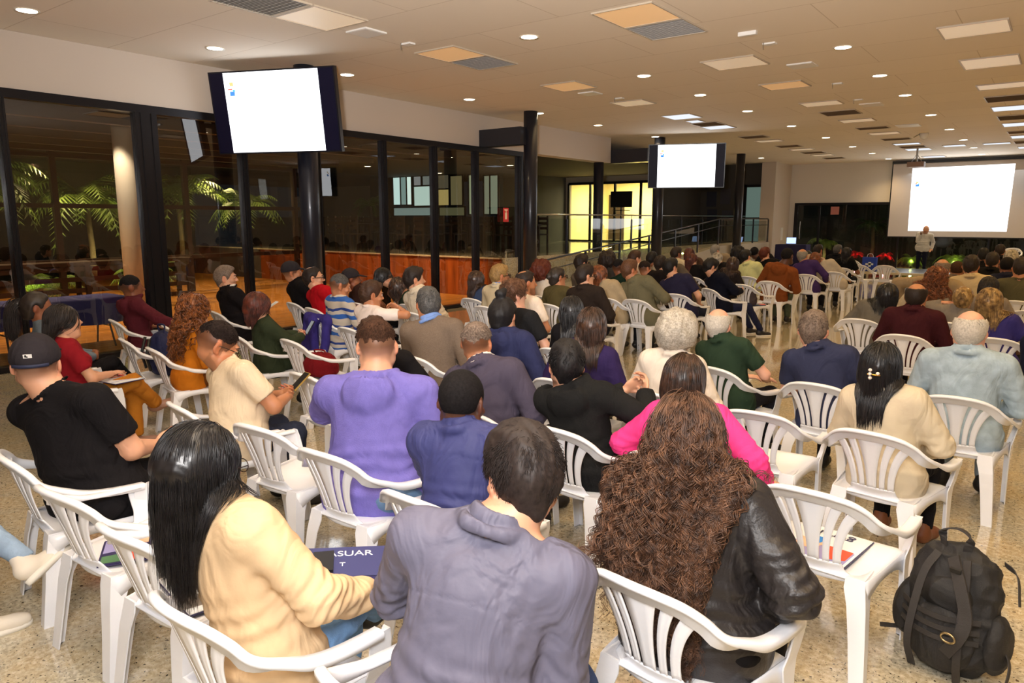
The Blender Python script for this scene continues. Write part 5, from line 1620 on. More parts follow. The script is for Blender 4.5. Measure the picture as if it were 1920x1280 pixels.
                path = np.concatenate(res)
            r_ = float(np.clip(.00042 * depth, .0008, .0035))
            if curly: r_ *= 1.5
            V, Q = strands_mesh(path, r_)
            addp(V, Q)
        if VV:
            mk('hair', np.concatenate(VV), np.concatenate(QQ), hm, root)
    ctx = dict(key=u, root=root, H=H_, Rh=Rh, hs=hs, T=T, out=out, s=s, hip=hipL, neckB=neckB, X=X, Y=Y, U=uvec, kn=kn, an=an, nr=nr, ndir=ndir, depth=depth)
    if 'glasses' in extra:
        gm = mat('spectacle_frame', rgb(40, 24, 18), .3)
        m_ = MB()
        for q in (-1, 1):
            ring = [H_(q * .032 + .024 * math.cos(a), .106, .004 + .018 * math.sin(a)) for a in np.linspace(0, 2 * PI, 22)]
            m_.tube(ring, .0018 * max(1, depth / 3.5), 5)
            m_.tube([H_(q * .056, .104, .008), H_(q * .076, .06, .008), H_(q * .080, .0, .006), H_(q * .079, -.018, -.008)], .002 * max(1, depth / 3.5), 5)
        m_.tube([H_(-.008, .107, .006), H_(0, .110, .009), H_(.008, .107, .006)], .0018, 5)
        go = m_.build('glasses', gm, root, True)
        for q in (-1, 1):
            MB().lathe([(0, -.0008), (.0235, -.0008), (.0235, .0008), (0, .0008)], 20, H_(q * .032, .1055, .004), Rh @ Rx(PI / 2)).build('lens', M_clear, go)
    if 'cap' in extra or 'capback' in extra:
        cf = Fld((-.13, -.15, -.02), (.13, .22, .16), .006 if h < .012 else .009)
        cf.ell((0, -.014, .030), (.090, .109, .100), Rx(-.08), 0)
        cf.plane((0, 0, .018), (0, .16, -1), (-.3, -.3, -.3), (.3, .3, .3))
        sg = 1
        V, Q = cf.mesh()
        cc = cloth_material('cap_%s' % label[:6].replace(' ', '_'), rgb(46, 42, 46) if 'capback' in extra else rgb(26, 24, 26))
        co = mk('cap', (V * hs) @ Rh.T + hc_, Q, cc, root)
        br = Fld((-.09, .04, -.02), (.09, .20, .09), .006)
        br.ell((0, .10, .040), (.072, .085, .009), Rx(-.22), 0)
        V, Q = br.mesh(); mk('brim', (V * hs) @ Rh.T + hc_, Q, cc, co)
        MB().lathe([(0, 0), (.007, .001), (.005, .004), (0, .005)], 12, H_(0, -.022, .129), Rh).build('button', cc, co, True)
        if 'capback' in extra:
            st = [H_(math.sin(a) * .092, -.014 - math.cos(a) * .111, .004 + .010) for a in np.linspace(-.75, .75, 16)]
            G = [[p_ + Rh @ np.array([0, 0, -.012]) for p_ in st], [p_ + Rh @ np.array([0, 0, .004]) for p_ in st]]
            MB().slab(np.array(G), .003).build('strap', mat('navy_strap', rgb(32, 38, 66), .7), co, True)
            c0 = H_(0, -.1235, .052); Rl = Rh @ Rx(.12)
            MB().obox(c0, (.036, .003, .018), Rl).build('badge', M_white, co)
            MB().obox(c0 + Rl @ np.array([-.008, -.002, .001]), (.008, .001, .012), Rl).obox(c0 + Rl @ np.array([-.002, -.002, -.003]), (.006, .001, .007), Rl).build('badge_mark', M_black, co)
            for k_ in range(4):
                pass
    PEOPLE.append(ctx)
    return ctx

def _frame(n):
    n = np.asarray(n, float); n = n / np.linalg.norm(n)
    a = np.array([1.0, 0, 0]) - n * n[0]; a /= np.linalg.norm(a)
    return np.stack([a, np.cross(n, a), n], 1)

def _grow2(P, D, coll, ln, steps, grav, off, rnd, jit, hd, pull, over=False):
    P = P.copy(); D = D.copy(); out = [P.copy()]; ds = (ln / steps)[:, None]
    wv = rnd.normal(size=D.shape) * jit
    for i in range(steps):
        if i % 6 == 0: wv = rnd.normal(size=D.shape) * jit
        D = D + np.array([0, 0, -grav]) + wv * .5
        rel = P - hd[0]; lx = rel @ hd[1]; ly = rel @ hd[2]
        lowr = np.clip((-.02 - rel[:, 2]) / .06, 0, 1)
        lim = .062 if pull > .4 else (.085 if not over else .155)
        if over: D[:, 0] += (np.clip(lx, -.2, .2) * .5 + .04) * lowr * (np.abs(lx) < .15)
        D -= hd[1] * (np.sign(lx) * np.clip(np.abs(lx) - lim, 0, .1) * 9 * pull * lowr)[:, None]
        if over:      # the hair spreads over the back and partly over the chair rim
            lx = (P - hd[0]) @ hd[1]
            zone = (P[:, 2] < hd[0][2] + .0) & (P[:, 2] > .80) & (P[:, 1] > -.34)
            D[:, 1] -= np.where(zone, np.where(lx < .05, .13, .03), 0)
        low2 = np.clip((.06 - rel[:, 2]) / .08, 0, 1)
        D -= hd[2] * (np.clip(ly + (.07 if pull > .4 else .02), 0, .12) * 8 * max(pull, .4) * low2)[:, None]
        D /= np.linalg.norm(D, axis=1)[:, None] + 1e-9
        P = P + D * ds
        of_ = np.minimum(off, .006 + .05 * i / steps)
        s = coll.sample(P); msk = s < of_
        if msk.any():
            g = coll.grad(P[msk]); P[msk] += g * np.clip(of_[msk] - s[msk], 0, .03)[:, None]
            dn = (D[msk] * g).sum(1)[:, None]
            D[msk] = D[msk] - np.minimum(dn, 0) * g
        out.append(P.copy())
    return np.stack(out, 1)
# ------------------------------------------------------------------ the audience: every person on a chair of their own
def seatc(x, y, deg, label, z=0.0):
    put_chair(x, y, math.radians(deg), label, z=z)
def P(u, v, cx, cy, deg, label, chairlabel=None, **kw):
    if chairlabel: seatc(cx, cy, deg, chairlabel)
    return person(u, v, (cx, cy, deg), label, **kw)
BLK = (24, 22, 24); NAVY = (40, 44, 70); JEANS = (52, 66, 100)
# front row (row of the camera)
p_cap = P(62, 630, -3.84, 1.45, -8, 'person in a black t-shirt and dark grey cap with a small white badge', 'white armchair under the person in the dark grey cap at the left edge',
  top='tee', tc=BLK, hair='fade', hc='dark', skin='fair', extra=('capback',), build=1.46, pants=(28, 26, 28), hy=-66, tw=28, hands='fine',
  arms=[(-.02, .30, .15, (-.8, -.4, -.6), (.75, .65, .1), (.3, .2, -.9), .9), (.05, .33, .17, (.9, -.4, -.5), (-.15, .9, .35), (-.85, .1, -.35), .75)], lean=.04, beard=.6)
p_blz = P(378, 797, -1.92, 1.24, -2, 'woman with long straight black hair in a beige blazer and tortoiseshell glasses', 'white armchair under the woman in the beige blazer', sex='f', top='blazer', tc=(208, 178, 140), fab='blazer',
  hair='long', hc='black', hl=.40, skin='fair', hy=-4, hp=10, extra=('glasses',), pants=(118, 158, 206), pfab='denim', legs='cross', arms=[(-.10, .24, .12), (.17, .28, .15)], lean=.06, build=1.08, pull=.22, headscale=1.06)
p_gry = P(975, 802, -1.2, 1.30, -3, 'broad-backed person with short dark hair in a shiny grey-violet collared shirt, seen from behind', 'white armchair at the bottom edge under the grey-violet shirt', top='shirt', tc=(98, 96, 114), fab='shell', hair='messy', hc='dark',
  skin='fair', build=1.2, lean=.22, hp=14, hy=-60, tw=28, arms='phone', pants=JEANS, pfab='denim', shoe=(24, 24, 26), extra=('whitesole',), legs='stretch')
seatc(-3.22, 1.40, 3, 'empty white armchair holding a colourful booklet, next to the person in the dark cap')
seatc(-2.60, 1.38, 2, 'empty white armchair just left of the beige blazer, grey folder on it')
# legs of somebody beyond the left edge
P(-330, 830, -3.92, .58, -4, 'person at the bottom left corner, only pale jeans and white sneakers seen', 'white armchair beyond the bottom left corner', top='hoodie', tc=(90, 96, 104), hair='short', hc='dark', pants=(150, 172, 196), pfab='denim', legs='crossl', shoe=(226, 216, 200), extra=('whitesole',), L0=.8)
# second row
P(110, 572, -6.06, 2.36, -14, 'woman with long dark hair in a dark red t-shirt and ochre trousers', 'white armchair with the woman in the dark red t-shirt', sex='f', top='tee', tc=(140, 26, 36), hair='long', hc='dark', hl=.36, skin='fair', hy=12, hp=-6, pants=(176, 112, 36), legs='cross', extra=('wide',), shoe=(160, 120, 100), arms=[(-.12, .20, .14), (.02, .26, .17)])
P(66, 548, -7.02, 2.62, -14, 'woman with a dark ponytail and white hair tie in a blue-grey denim top', 'white armchair under the woman with the ponytail at the left edge', sex='f', top='long', tc=(104, 116, 128), hair='pony', hc='dark', skin='brown', hy=12, pants=(26, 24, 26), legs='cross', arms='clasp', shoe=(150, 120, 90))
p_beige = P(425, 605, -4.09, 2.42, -10, 'man with cropped hair and round glasses in a cream t-shirt, looking down at his phone', 'white armchair under the man in the cream t-shirt', top='tee', tc=(226, 206, 176), hair='fade', hc='dark', skin='tan', hp=30, hy=12, extra=('glasses',), arms='phone', hands='fine', pants=(40, 44, 60), build=1.45, beard=.75, lean=.16, headscale=1.12)
seatc(-3.40, 2.44, 4, 'empty white armchair with a broad bare seat, left of the lilac hoodie')
P(706, 600, -2.74, 2.38, 1, 'person with a short fade haircut in a lilac hoodie, seen from behind', 'white armchair under the lilac hoodie', top='hoodie', tc=(116, 108, 182), fab='fleece', hair='fade', hc='darkbrown', skin='fair', build=1.42, lean=.18, arms=[(-.20, .36, .30, (-1, -.1, -.3)), (.10, .36, .22)], pants=(96, 124, 156), pfab='denim', hy=-44, tw=28, hp=6)
P(870, 692, -1.98, 2.24, -2, 'man with very short black hair in a navy jacket, head tilted down', 'white armchair under the man in the navy jacket', headscale=1.06, top='jacket', tc=(58, 62, 112), fab='shell', hair='buzz', hc='black', skin='dark', build=1.1, hp=16, hy=-20, tw=18, lean=.12, pants=(26, 24, 26), arms='phone')
P(1290, 747, -.89, 2.16, -8, 'woman with very long curly brown hair over a black leather jacket, seen from behind', 'white armchair under the woman with long curly hair', sex='f', top='jacket', tc=(38, 34, 34), fab='leather', hair='longcurly', hc='brown', hl=.74, over=True, build=1.35, arms=[(-.14, .24, .10), (.20, .16, .08)], pants=(20, 18, 20), hy=-28, tw=16, pull=.28, hp=6)
# third row
P(243, 516, -8.20, 3.90, -12, 'boy with short dark hair in a maroon hoodie at the glass wall', 'white armchair under the boy in the maroon hoodie', top='hoodie', tc=(88, 32, 42), hair='fade', hc='black', skin='brown', hy=8, build=.86, arms=[(-.25, .2, .15), (.34, .34, .20, (.9, 0, -.3))], L0=.76)
seatc(-7.28, 4.02, -16, 'empty white armchair beside the boy in the maroon hoodie')
seatc(-6.78, 3.36, -14, 'white armchair holding the navy backpack')
P(362, 552, -6.10, 3.28, -12, 'woman with long curly auburn hair in an orange top', 'white armchair under the woman in the orange top', sex='f', top='long', tc=(206, 122, 30), hair='curlyshoulder', hc='orangebrown', hl=.46, hy=-16, arms='lap', pants=(120, 70, 30), build=1.05)
seatc(-4.24, 3.42, -6, 'empty white armchair in front of the cream t-shirt man, partly behind the lilac hoodie')
P(698, 598, -3.46, 3.42, -2, 'person in a black t-shirt mostly hidden in front of the lilac hoodie', 'white armchair hidden in front of the lilac hoodie', top='tee', tc=BLK, hair='thick', hc='darkbrown', skin='fair', build=1.05, hy=-30)
P(893, 604, -2.66, 3.36, -2, 'man with bleached cropped hair in a charcoal jacket with a white collar', 'white armchair under the man in the charcoal jacket', top='jacket', tc=(74, 68, 84), hair='fade', hc='saltbrown', skin='tan', hy=-18, tw=14, extra=('innercollar',), lean=.1, build=1.1)
P(1063, 640, -2.02, 3.38, -6, 'man with curly black hair in a black high-collared sweatshirt, hands raised near his face', 'white armchair under the man in the black high-collared sweatshirt', top='hoodie', tc=(32, 32, 32), fab='fleece', hair='messy', hc='black', skin='fair', build=1.1, hands='fine', hy=-46, tw=14,
  arms=[(.10, .26, .42, (-.8, -.2, -.6), (.6, .4, .6), (.5, -.5, -.3), .8), (.24, .24, .42, (.9, -.3, -.5), (-.35, .45, .75), (-.6, -.6, .2), .8)], beard=.55)
P(1285, 664, -1.38, 3.32, -4, 'woman with long straight dark hair in a bright pink top', 'white armchair under the woman in pink', sex='f', top='long', tc=(238, 66, 140), hair='long', hc='darkbrown', hl=.46, skin='fair', hy=-12, pants=(56, 68, 108), pfab='denim', legs='cross', build=1.25, arms=[(-.26, .14, .12), (.33, .12, .12)])
seatc(-.70, 3.28, -4, 'empty white armchair with a colourful folder on its seat, beside the black backpack')
# fourth row
P(490, 550, -6.15, 4.12, -16, 'woman with an auburn bob in a dark green dress, holding a phone', 'white armchair under the woman in dark green', sex='f', top='sweater', tc=(50, 58, 40), hair='bob', hc='auburn', skin='fair', hp=26, hy=4, arms='phone', hands='fine', pants=(50, 58, 40), build=1.15, hl=.17)
seatc(-5.55, 4.26, -9, 'white armchair with the dark red bag on its seat')
P(803, 541, -4.12, 4.38, -4, 'man with grey-streaked dark hair in a brown knitted sweater over a blue collar', 'white armchair under the man in the brown sweater', top='sweater', tc=(122, 106, 92), fab='knit', hair='short', hc='greydark', skin='tan', build=1.15, extra=('innercollar', 'bluecollar'), lean=.06, tw=26, hy=-58)
P(943, 558, -3.36, 4.32, -4, 'person with black hair in a topknot wearing a navy hooded sweatshirt', 'white armchair under the person with the topknot', top='hoodie', tc=(46, 50, 84), hair='topknot', hc='black', skin='fair', hy=-14, tw=8, build=1.15, lean=.08, L0=.74)
P(1110, 578, -2.70, 4.36, -3, 'woman with straight dark brown hair in a dark purple top', 'white armchair under the woman in dark purple', sex='f', top='sweater', tc=(48, 36, 78), hair='long', hc='darkbrown', hl=.27, build=1.15, pants=JEANS, pfab='denim', legs='cross', tw=16, hy=-26)
P(1270, 589, -2.02, 4.42, -3, 'person with wavy silver hair in a white blouse', 'white armchair under the person with silver hair', sex='f', top='shirt', tc=(230, 218, 204), hair='greycurl', hc='greyblond', skin='pale', build=1.05, hy=-16, tw=8)
seatc(-1.33, 4.36, 2, 'empty white armchair right of the woman in pink, bare seat')
P(1655, 643, -.66, 4.32, -8, 'woman with dark hair in a pearl clip and a cream jacket', 'white armchair under the woman in the cream jacket', sex='f', top='blazer', tc=(206, 192, 166), fab='blazer', hair='long', hc='black', hl=.30, skin='tan', build=1.12, pants=(24, 24, 30), shoe=(120, 70, 40), hy=-6, pull=.5)
# fifth row
P(420, 500, -8.0, 4.98, -12, 'man with short grey hair in a black jacket by the glass wall, holding a paper', 'white armchair under the grey-haired man in black', top='jacket', tc=(24, 20, 22), hair='short', hc='saltbrown', skin='fair', hy=26, arms='phone', extra=('innercollar',), build=1.1, detail=.010)
P(640, 514, -6.62, 5.40, -8, 'man with greying cropped hair in a blue and white striped rugby shirt', 'white armchair with a violet jacket hung on it, under the striped shirt', top='long', tc='stripe', fab='stripes', hair='fade', hc='greydark', skin='tan', hy=22, hp=14, build=1.1, detail=.010)
P(697, 528, -5.72, 5.08, -8, 'young man in a white t-shirt with his arm raised to his face', 'white armchair under the young man in the white t-shirt', top='tee', tc=(236, 222, 216), hair='thick', hc='darkbrown', skin='tan', hy=18, hp=8, L0=.75, detail=.010,
  arms=[(-.05, .24, .40), (.16, .30, .46, (1.0, .5, -.05), (-.6, -.5, .4), (-.3, -.8, 0), .9)])
P(962, 528, -4.02, 5.40, -4, 'young man with curly brown hair in a black t-shirt', 'white armchair under the young man in the black t-shirt', top='tee', tc=(34, 34, 36), hair='wavy', hc='brown', skin='pale', hy=18, build=1.15)
P(1072, 555, -3.36, 5.36, -4, 'person with very straight long black hair', 'white armchair under the person with straight black hair', sex='f', top='long', tc=(26, 24, 28), hair='long', hc='black', hl=.36, build=.95, pants=JEANS, pfab='denim', hy=-28)
P(1348, 577, -1.96, 5.42, -12, 'bald man with a white fringe of hair in a dark green polo shirt', 'white armchair under the man in the dark green polo', top='polo', tc=(44, 62, 46), hair='fringe', hc='white', skin='pale', build=1.12, arms=[(-.05, .28, .14), (.14, .30, .14)], hands='fine', hy=-14)
P(1527, 584, -1.22, 5.32, -4, 'man with short greyish-brown hair in a navy polo shirt', 'white armchair under the man in the navy polo', top='polo', tc=(52, 56, 82), hair='short', hc='saltbrown', skin='pale', build=1.15, hy=-12, tw=6)
P(1822, 583, -.42, 5.47, -2, 'man with thin white hair in a pale denim shirt', 'white armchair under the man in the pale denim shirt', top='shirt', tc=(166, 184, 196), fab='denim', hair='fringe', hc='white', skin='pale', build=1.25, pants=(150, 168, 186), pfab='denim', shoe=(26, 24, 26))
# sixth and seventh rows, left block
P(545, 491, -8.05, 6.12, -12, 'person in a black cap and black jacket by the near column', 'white armchair under the person in the black cap', top='jacket', tc=(22, 20, 22), hair='fade', hc='black', skin='tan', hy=24, extra=('cap',), detail=.010)
P(585, 501, -7.36, 5.90, -10, 'balding man with glasses in a red sweater', 'white armchair under the man in the red sweater', top='sweater', tc=(176, 18, 30), hair='balding', hc='dark', skin='fair', hy=28, extra=('glasses',), detail=.010)
seatc(-8.30, 7.05, -12, 'empty white armchair behind the person in the black cap')
P(657, 504, -7.35, 6.62, -8, 'person with a dark cap seen just behind the striped shirt', 'white armchair under the person half hidden behind the striped shirt', top='tee', tc=(60, 40, 34), hair='fade', hc='dark', skin='brown', extra=('cap',), hy=30, L0=.78)
P(718, 503, -7.55, 7.62, -6, 'woman with long black hair and glasses in a dusty pink top', 'white armchair under the woman in dusty pink', sex='f', top='long', tc=(150, 112, 98), hair='long', hc='black', hl=.32, extra=('glasses',), hy=22)
P(747, 521, -6.70, 6.90, -6, 'child with a dark bob haircut between the white t-shirt and the cream shirt', 'white armchair under the child with the bob', sex='f', top='long', tc=(48, 60, 46), hair='bob', hc='darkbrown', hy=20, L0=.66, hl=.12)
P(775, 503, -6.08, 6.35, -6, 'bearded man with dark hair in a cream shirt', 'white armchair under the bearded man in cream', top='shirt', tc=(216, 204, 184), hair='thick', hc='dark', skin='fair', hy=26, beard=.45, detail=.012)
P(893, 508, -6.52, 7.95, -6, 'woman with a straight dark bob in a denim jacket', 'white armchair under the woman in the denim jacket', sex='f', top='long', tc=(58, 72, 104), fab='denim', hair='bob', hc='darkbrown', hl=.22, hy=6)
P(936, 498, -5.78, 7.35, -5, 'man with blond-tipped hair and glasses in a cream shirt with a blue collar', 'white armchair under the man with blond-tipped hair', top='shirt', tc=(204, 190, 160), hair='thick', hc='blond', skin='tan', hy=26, extra=('glasses', 'innercollar', 'bluecollar'))
P(985, 508, -4.82, 6.52, -5, 'balding bearded man in a white t-shirt', 'white armchair under the bearded man in the white t-shirt', top='tee', tc=(236, 220, 204), hair='balding', hc='dark', skin='tan', hy=26, beard=.5, build=1.1)
P(1016, 493, -5.95, 8.80, -5, 'person with a large reddish-brown afro in a white top', 'white armchair under the person with the afro', sex='f', top='tee', tc=(230, 220, 208), hair='afro', hc='auburn', skin='brown', hy=10)
P(1045, 501, -5.30, 8.05, -5, 'woman with a dark hair bun and glasses in an olive top, hand at her chin', 'white armchair under the woman in olive', sex='f', top='tee', tc=(84, 76, 48), hair='bun', hc='dark', skin='tan', hy=24, extra=('glasses',), arms=[(-.1, .2, .12), (.10, .22, .46)])
P(1096, 498, -4.66, 7.75, -4, 'man with dark hair and glasses in a dark brown jacket', 'white armchair under the man in the dark brown jacket', top='jacket', tc=(44, 36, 32), hair='short', hc='dark', skin='fair', hy=24, extra=('glasses',), legs='cross', pants=(36, 40, 60))
P(1090, 479, -6.25, 10.4, -6, 'person with dark hair in grey, farther behind the dark brown jacket', 'white armchair under the person in grey behind the dark brown jacket', top='long', tc=(96, 86, 76), hair='thick', hc='dark', skin='fair', hy=20, extra=('glasses',))
P(1124, 498, -5.05, 9.15, -4, 'woman with long light brown hair in a beige sweater', 'white armchair under the woman in the beige sweater', sex='f', top='sweater', tc=(178, 160, 130), hair='long', hc='redbrown', hl=.30, hy=14)
P(1140, 476, -6.5, 11.6, -6, 'dark-haired person in a checked top by the ramp foot', 'white armchair under the person in the checked top', top='long', tc=(66, 62, 58), hair='afro', hc='dark', skin='brown')
P(1160, 486, -5.38, 10.2, -5, 'person with cropped dark hair in a dark green sweatshirt', 'white armchair under the dark green sweatshirt', top='hoodie', tc=(24, 44, 34), hair='fade', hc='black', skin='brown')
P(1180, 488, -4.62, 9.22, -6, 'man with receding brown hair in a grey-green blazer, hands clasped', 'white armchair under the man in the grey-green blazer', top='blazer', tc=(108, 104, 82), hair='short', hc='brown', skin='tan', hy=20, arms=[(.02, .34, .24), (.14, .34, .26)], build=1.15, pants=(70, 66, 54))
P(1190, 471, -6.1, 11.9, -6, 'man with short brown hair in a white shirt behind the grey-green blazer', 'white armchair under the man in the white shirt in the middle of the hall', top='shirt', tc=(220, 206, 194), hair='short', hc='darkbrown', skin='fair', hy=22)
P(1209, 489, -5.28, 11.25, -5, 'boy with cropped hair in a black puffer jacket', 'white armchair under the boy in the black jacket', top='jacket', tc=(28, 22, 22), hair='fade', hc='dark', skin='tan', hy=20, L0=.70)
P(1222, 473, -6.05, 12.9, -5, 'dark-haired man in a light grey top near the ramp', 'white armchair near the ramp under the light grey top', top='long', tc=(168, 156, 136), hair='short', hc='black', skin='brown')
P(1238, 481, -5.35, 12.3, -5, 'dark-haired person in a brown-grey jacket', 'white armchair under the brown-grey jacket', top='jacket', tc=(96, 86, 74), hair='thick', hc='dark')
P(1257, 485, -4.50, 10.25, -4, 'man with black hair in a navy t-shirt', 'white armchair under the man in the navy t-shirt', top='tee', tc=(40, 38, 62), hair='short', hc='black', skin='fair', hy=14, build=1.1, pants=(30, 34, 52), legs='stretch')
P(1268, 464, -6.3, 14.0, -5, 'man in a beige shirt near the first ramp post', 'white armchair near the ramp under the beige shirt', top='shirt', tc=(200, 186, 156), hair='short', hc='dark', skin='brown', hy=20)
P(1297, 475, -5.6, 13.4, -5, 'woman with long dark hair in a black top', 'white armchair under the woman in black mid-hall', sex='f', top='tee', tc=(20, 18, 20), hair='long', hc='auburn', hl=.24, hy=20)
P(1293, 466, -6.5, 15.6, -5, 'reddish-haired person just behind the woman in black', 'white armchair behind the woman in black', sex='f', top='long', tc=(80, 60, 50), hair='bob', hc='auburn')
P(1341, 460, -6.4, 17.0, -5, 'grey-haired man in beige beside the ramp glass', 'white armchair beside the ramp glass under the grey-haired man', top='shirt', tc=(150, 132, 106), hair='short', hc='grey', skin='fair', hy=16)
P(1345, 474, -5.35, 14.4, -5, 'woman with greying blond hair in black', 'white armchair under the woman with greying blond hair', sex='f', top='long', tc=(26, 24, 26), hair='long', hc='greyblond', hl=.20)
P(1337, 486, -4.30, 11.32, -34, 'young man with dark hair in a navy sports jacket, looking down, legs in the aisle', 'white armchair at the aisle under the navy sports jacket', top='jacket', tc=(18, 20, 34), hair='thick', hc='black', skin='fair', hp=24, arms='phone', pants=(34, 38, 66), pfab='denim', shoe=(30, 28, 34), extra=('whitesole',), legs='stretch')
P(1385, 466, -5.65, 16.0, -5, 'dark-haired person before the last ramp post', 'white armchair before the last ramp post', top='long', tc=(30, 28, 28), hair='afro', hc='black', skin='brown')
P(1375, 482, -5.0, 13.3, -5, 'person with curly dark hair left of the pale yellow shirt', 'white armchair left of the pale yellow shirt', sex='f', top='long', tc=(40, 34, 34), hair='bob', hc='darkbrown')
P(1398, 469, -4.82, 14.2, -5, 'man with black hair in a pale yellow-green shirt', 'white armchair under the pale yellow-green shirt', top='shirt', tc=(204, 206, 150), hair='short', hc='black', skin='fair', hy=12, build=1.1)
seatc(-4.22, 12.40, -14, 'empty white armchair at the aisle with a dark bag on its seat')
P(1415, 463, -5.4, 17.3, -4, 'dark-skinned man in a dark shirt behind the black t-shirt', 'white armchair two rows behind the black t-shirt', top='shirt', tc=(34, 30, 32), hair='buzz', hc='black', skin='dark')
P(1434, 465, -4.85, 15.5, -4, 'man with thick brown hair in a black t-shirt beside the brown hoodie', 'white armchair under the black t-shirt beside the brown hoodie', top='tee', tc=(22, 20, 20), hair='thick', hc='auburn', skin='fair', hy=14, build=1.1)
P(1477, 465, -4.12, 13.35, -4, 'man with cropped black hair in a rust-brown hoodie', 'white armchair at the aisle under the rust-brown hoodie', top='hoodie', tc=(122, 66, 30), hair='buzz', hc='black', skin='dark', build=1.15, pants=(78, 84, 64), hy=10)
P(1505, 467, -4.05, 15.45, -4, 'bald man in a purple sweater at the aisle', 'white armchair at the aisle under the purple sweater', top='sweater', tc=(66, 46, 96), hair='fringe', hc='grey', skin='tan', pants=(24, 22, 24), arms=[(-.1, .24, .12), (.22, .30, .14)])
P(1529, 474, -3.78, 16.5, -3, 'redheaded woman in a white sweater beyond the purple sweater', 'white armchair at the aisle under the redheaded woman', sex='f', top='sweater', tc=(190, 178, 160), hair='long', hc='redbrown', hl=.22, legs='cross', pants=(20, 20, 22))
P(1534, 459, -4.75, 18.0, -3, 'man with short dark hair in a peach shirt near the front', 'white armchair near the front under the peach shirt', top='shirt', tc=(206, 178, 150), hair='short', hc='dark', skin='tan', hy=14)
P(1571, 459, -4.50, 19.4, -3, 'grey-haired man in a black suit near the front', 'white armchair near the front under the black suit', top='blazer', tc=(20, 20, 24), hair='short', hc='greydark', skin='tan', hy=14)
P(1588, 464, -3.98, 18.0, -3, 'dark-haired person in a black t-shirt on the last occupied aisle chair', 'white armchair under the last black t-shirt at the aisle', sex='f', top='tee', tc=(18, 18, 20), hair='long', hc='black', hl=.2, skin='brown', pants=(24, 24, 28))
P(1515, 470, -5.0, 19.9, -4, 'dark-haired person beside the laptop table', 'white armchair beside the laptop table', sex='f', top='long', tc=(20, 18, 20), hair='bob', hc='black')
seatc(-3.92, 19.4, -2, 'empty white armchair near the stage, left of two')
seatc(-3.38, 19.5, 4, 'empty white armchair near the stage, right of two, in front of the blue bag')
seatc(-5.2, 21.4, -8, 'empty white armchair seen between heads near the laptop table')
seatc(-4.6, 21.6, 0, 'pale empty armchair behind the brown hoodie near the front')
# right block
P(1720, 531, -1.12, 8.0, -4, 'bald man in a dark maroon shirt, seen from behind', 'white armchair under the man in the dark maroon shirt', top='shirt', tc=(62, 24, 30), fab='cotton', hair='fringe', hc='dark', skin='tan', build=1.3)
P(1666, 532, -1.72, 8.95, -3, 'woman with a black bob in a grey top', 'white armchair under the woman with the black bob', sex='f', top='long', tc=(108, 102, 92), hair='bob', hc='black', hl=.20, build=1.05)
P(1808, 537, -.92, 9.25, -3, 'woman with a swept-up light brown hairdo in a grey top, hand at her neck', 'white armchair under the woman with the swept-up hair', sex='f', top='long', tc=(128, 120, 112), hair='updo', hc='blond', skin='fair', arms=[(-.10, .10, .48, (-1, .2, -.3)), (.12, .24, .12)])
P(1858, 542, -.40, 8.30, -4, 'woman with wavy dark blond hair in a violet-blue top', 'white armchair under the woman in violet-blue', sex='f', top='tee', tc=(58, 52, 118), hair='bob', hc='blond', hl=.25, build=1.1)
P(1757, 502, -1.40, 10.6, -3, 'woman with long wavy reddish hair in a white sweater', 'white armchair under the woman with wavy reddish hair', sex='f', top='sweater', tc=(190, 176, 152), hair='curlyshoulder', hc='redbrown', hl=.34)
P(1856, 519, -.62, 10.25, -3, 'dark-haired woman in a grey top behind the violet-blue one', 'white armchair under the dark-haired woman at right', sex='f', top='long', tc=(140, 128, 118), hair='long', hc='dark', hl=.26)
P(1768, 486, -1.42, 11.9, -2, 'bald man in a beige sweater with his arms spread', 'white armchair under the bald man in beige', top='sweater', tc=(152, 132, 104), hair='fringe', hc='saltbrown', skin='tan', build=1.3, arms=[(-.42, .12, .20, (-1, 0, .1)), (.3, .2, .2)])
P(1796, 489, -1.32, 13.0, -2, 'man with short brown hair between the beige sweater and the cream shirt', 'white armchair under the man with short brown hair at right', top='shirt', tc=(120, 104, 90), hair='buzz', hc='darkbrown', skin='tan', L0=.76)
P(1822, 481, -.98, 12.35, -2, 'man with thick dark hair in a cream shirt at right', 'white armchair under the cream shirt at right', top='shirt', tc=(196, 176, 140), hair='thick', hc='dark', skin='tan', build=1.25)
P(1862, 474, -.95, 14.6, -2, 'man with dark hair in a black shirt at right', 'white armchair under the black shirt at right', top='shirt', tc=(20, 18, 18), hair='short', hc='dark', skin='tan', build=1.2)
P(1890, 482, -.62, 13.35, -2, 'man with black hair in a navy jacket near the right edge', 'white armchair under the navy jacket near the right edge', top='jacket', tc=(30, 32, 50), hair='buzz', hc='black', skin='brown')
P(1897, 470, -.80, 15.9, -2, 'person with a pale grey bob near the right edge', 'white armchair under the person with the pale grey bob', sex='f', top='long', tc=(60, 56, 60), hair='bob', hc='greyblond', hl=.14)
P(1917, 484, -.42, 12.2, -2, 'person in an olive top cut by the right edge', 'white armchair under the olive top at the right edge', top='tee', tc=(84, 80, 58), hair='short', hc='dark', skin='tan', build=1.2)
P(1876, 459, -1.1, 19.6, 0, 'dark-haired person near the stage at right', 'white armchair near the stage at right', top='shirt', tc=(24, 22, 24), hair='short', hc='dark', skin='tan')
P(1845, 466, -1.25, 17.2, 0, 'person with black hair right of the cream shirt, farther ahead', 'white armchair farther ahead at right', top='long', tc=(26, 24, 26), hair='short', hc='black', skin='brown')
P(1960, 560, .22, 7.55, 0, 'person in a navy hooded jacket cut by the right edge', 'white armchair cut by the right edge', top='hoodie', tc=(30, 34, 56), hair='short', hc='black', build=1.15)
